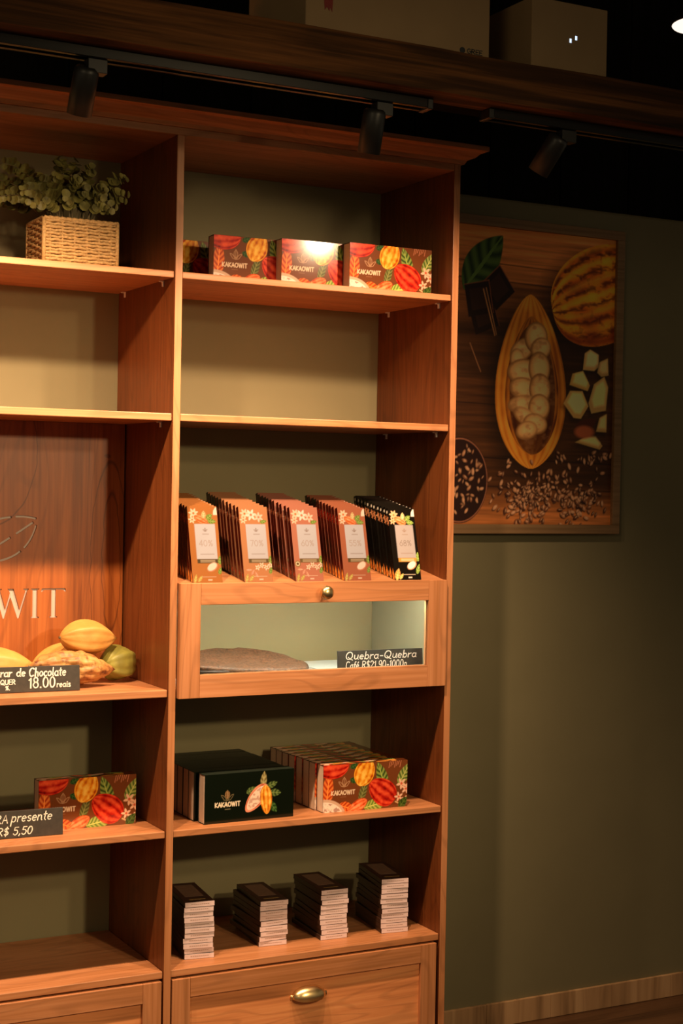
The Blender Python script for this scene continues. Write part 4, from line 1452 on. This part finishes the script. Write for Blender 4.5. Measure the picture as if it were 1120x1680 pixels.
# ================================================================== BASKET AND PLANT
BX, BY, BWd, BDp, BHt = -.2765, .055, .1535, .110, .0920
bk = empty('wicker_basket', (BX, BY, z1_), 'rectangular woven straw basket standing on the top left shelf', 'basket')
obj('lining', boxm(.004, BWd - .004, .004, BDp - .004, .001, BHt - .012), M_wicker_dark, bk)
per = [(0, 0), (BWd, 0), (BWd, BDp), (0, BDp)]


def around(step):
    out = []
    for i in range(4):
        a, b = per[i], per[(i + 1) % 4]
        L_ = math.dist(a, b)
        nst = max(2, round(L_ / step))
        for k in range(nst):
            t = k / nst
            nrm = [(0, -1), (1, 0), (0, 1), (-1, 0)][i]
            out.append((a[0] + (b[0] - a[0]) * t, a[1] + (b[1] - a[1]) * t, nrm, L_ * t, i))
    return out


bm = NB()
ring = around(.0042)
nrow = 14
for r_ in range(nrow):
    zz = .0045 + r_ * (BHt - .009) / (nrow - 1)
    pts = []
    for (x_, y_, nr, s_, i) in ring:
        corner = min(1, s_ / .006)
        o_ = .0022 * math.cos(PI * s_ / .0255 + (PI if r_ % 2 else 0) + .4) * corner + random.uniform(-.0003, .0003)
        pts.append((x_ + nr[0] * o_, y_ + nr[1] * o_, zz + random.uniform(-.0003, .0003) + .0006 * math.sin(s_ * 300 + r_)))
    pts.append(pts[0])
    tube(bm, pts, .0034, 6, cap=False)
obj('weave', bm, M_wicker, bk, smooth=True)
bm = NB()
for i in range(4):
    a, b = per[i], per[(i + 1) % 4]
    L_ = math.dist(a, b)
    for k in range(round(L_ / .0255)):
        t = (k + .5) / round(L_ / .0255)
        p_ = (a[0] + (b[0] - a[0]) * t, a[1] + (b[1] - a[1]) * t)
        tube(bm, [(p_[0], p_[1], .001), (p_[0], p_[1], BHt - .001)], .0021, 6)
for p_ in per: tube(bm, [(p_[0], p_[1], .001), (p_[0], p_[1], BHt + .001)], .0046, 8)
obj('stake', bm, M_wicker, bk, smooth=True)
bm = NB()
pts = [(x_ + nr[0] * .0010 * math.sin(s_ * 500), y_ + nr[1] * .0010 * math.sin(s_ * 500), BHt + .0008 * math.cos(s_ * 500)) for (x_, y_, nr, s_, i) in ring]
tube(bm, pts + [pts[0]], .0042, 8, cap=False)
obj('rim', bm, M_wicker, bk, smooth=True)

pl = empty('eucalyptus_plant', (BX + BWd / 2, BY + BDp / 2, z1_ + BHt - .0100), 'dusty green artificial eucalyptus plant growing out of the straw basket', 'plant')
obj('moss', boxm(-BWd / 2 + .006, BWd / 2 - .006, -BDp / 2 + .006, BDp / 2 - .006, -.0015, .006), M_soil, pl)
bs, bl_ = NB(), NB()
rs = random.Random(11)


def leaf_disc(bm, c, nrm, r):
    nrm = nrm.normalized()
    ref = Vector((0, 0, 1)) if abs(nrm.z) < .9 else Vector((1, 0, 0))
    u = nrm.cross(ref).normalized(); v = nrm.cross(u)
    ce = bm.verts.new(c - nrm * r * .22)
    ring_ = [bm.verts.new(c + (u * math.cos(2 * PI * k / 10) * (1 + .08 * rs.uniform(-1, 1)) + v * math.sin(2 * PI * k / 10)) * r + nrm * r * .12 * math.cos(4 * PI * k / 10)) for k in range(10)]
    for k in range(10): bm.faces.new((ce, ring_[k], ring_[(k + 1) % 10]))


stems = [((-.07, -.01), (-.150, -.02, .115)), ((-.06, .01), (-.175, .02, .075)), ((-.05, -.02), (-.120, -.045, .060)), ((-.05, .02), (-.085, .05, .115)),
         ((-.03, 0), (-.045, -.02, .100)), ((-.02, .02), (-.022, .03, .150)), ((-.01, -.02), (.000, -.03, .095)), ((0, .02), (.020, .05, .150)), ((.01, 0), (.035, -.02, .125)),
         ((.02, -.02), (.045, -.05, .055)), ((.03, .02), (.065, .05, .085)), ((.04, 0), (.085, -.01, .080)), ((.05, .01), (.118, .015, .120)), ((.05, -.02), (.108, -.025, .072)),
         ((-.02, -.03), (-.030, -.055, .048)), ((.03, -.03), (.070, -.055, .040)), ((-.06, 0), (-.205, .0, .085)), ((-.07, .02), (-.215, .03, .045)), ((-.05, -.03), (-.105, -.055, .030)),
         ((-.03, .03), (-.055, .06, .090)), ((.0, 0), (-.008, -.01, .075)), ((.02, 0), (.015, -.04, .075)), ((.04, -.02), (.055, -.045, .075)), ((-.06, -.02), (-.165, -.03, .045)), ((-.04, -.01), (-.075, -.03, .085))]
for (bx, by), tp in stems:
    p0, p2 = Vector((bx * .7, by * .8, .007)), Vector(tp)
    p1 = (p0 + p2) / 2 + Vector((-.25 * (p2.x - p0.x), -.2 * (p2.y - p0.y), .050))
    pts = [(1 - t) ** 2 * p0 + 2 * t * (1 - t) * p1 + t * t * p2 for t in [i / 12 for i in range(13)]]
    tube(bs, pts, lambda t: .0013 * (1 - .5 * t), 5)
    ln = (p2 - p0).length
    nl = max(5, int(ln / .011))
    for k in range(nl):
        t = .34 + .66 * k / (nl - 1)
        c = (1 - t) ** 2 * p0 + 2 * t * (1 - t) * p1 + t * t * p2
        c.z = max(c.z, .034)
        tg = (2 * (1 - t) * (p1 - p0) + 2 * t * (p2 - p1)).normalized()
        sd = tg.cross(Vector((rs.uniform(-1, 1), rs.uniform(-1, 1), rs.uniform(-.3, .3)))).normalized()
        r_ = (.0150 - .0080 * t) * rs.uniform(.8, 1.2)
        for sg in (-1, 1):
            nv_ = (tg * .7 + Vector((rs.uniform(-.6, .6), -.75 + rs.uniform(-.4, .4), rs.uniform(-.1, .6)))).normalized()
            leaf_disc(bl_, c + sd * sg * r_ * .95, nv_, r_)
obj('stems', bs, M_stem, pl)
obj('foliage', bl_, M_leaf, pl)

# ================================================================== LOFT: CARTONS, LAMP
c1 = empty('appliance_carton', (.047, -.452, 2.1935), 'wide pale appliance carton stored on the beam above the right bay', 'carton')
obj('carton', boxm(0, .395, 0, .25, 0, .30), M_carton, c1, .002)
bm = NB()
pls, xe = strokes('GREE', .345, .0185, .0085, .0, 1.25)
ribbons(bm, pls, .0020, -.0004)
prism(bm, [(.334 + .006 * math.cos(2 * PI * k / 16), .0225 + .006 * math.sin(2 * PI * k / 16)) for k in range(16)], -.0006, 0)
tag(obj('printed_mark', bm, M_ink, c1), 'black printed maker mark')
bm = NB(); prism(bm, [(.037, .0655), (.0385, .052), (.043, .058), (.0475, .051), (.049, .058), (.0535, .050), (.056, .090), (.037, .092)], -.0005, 0)
tag(obj('printed_ribbon', bm, M_red, c1), 'dark red printed ribbon')
c2 = empty('appliance_carton', (.540, -.452, 2.1935), 'smaller pale carton with two tiny blue-white marks stored on the beam at right', 'carton')
obj('carton', boxm(0, .183, 0, .25, 0, .152), M_carton, c2, .002)
for dx, dz in ((.0925, .0780), (.1060, .0850)):  # two small emissive blue-white marks on the carton front
    bm = NB(); box(bm, dx - .0022, dx + .0022, -.0006, 0, dz - .004, dz + .004)
    tag(obj('bright_mark', bm, M_bluemark, c2), 'tiny blue-white mark')

pd = empty('pendant_lamp', (1.322, -.05, 2.510), 'pale glowing pendant lamp hanging high at the right edge of the picture', 'lamp')
bm = NB(); lathe(bm, [(.085, 0), (.088, .003), (.080, .020), (.055, .045), (.022, .062), (.010, .068), (0, .069)], (0, 0, 0.001), (0, 0, 1), 36)
obj('shade', bm, M_black, pd, smooth=True)
bm = NB(); lathe(bm, [(0, -.012), (.04, -.010), (.078, -.002), (.080, .0005), (0, .0008)], (0, 0, 0), (0, 0, 1), 36)
tag(obj('diffuser', bm, M_lampglow, pd, smooth=True), 'glowing round diffuser')
bm = NB(); tube(bm, [(0, 0, .068), (0, 0, .679)], .003, 8)
obj('cord', bm, M_black, pd)
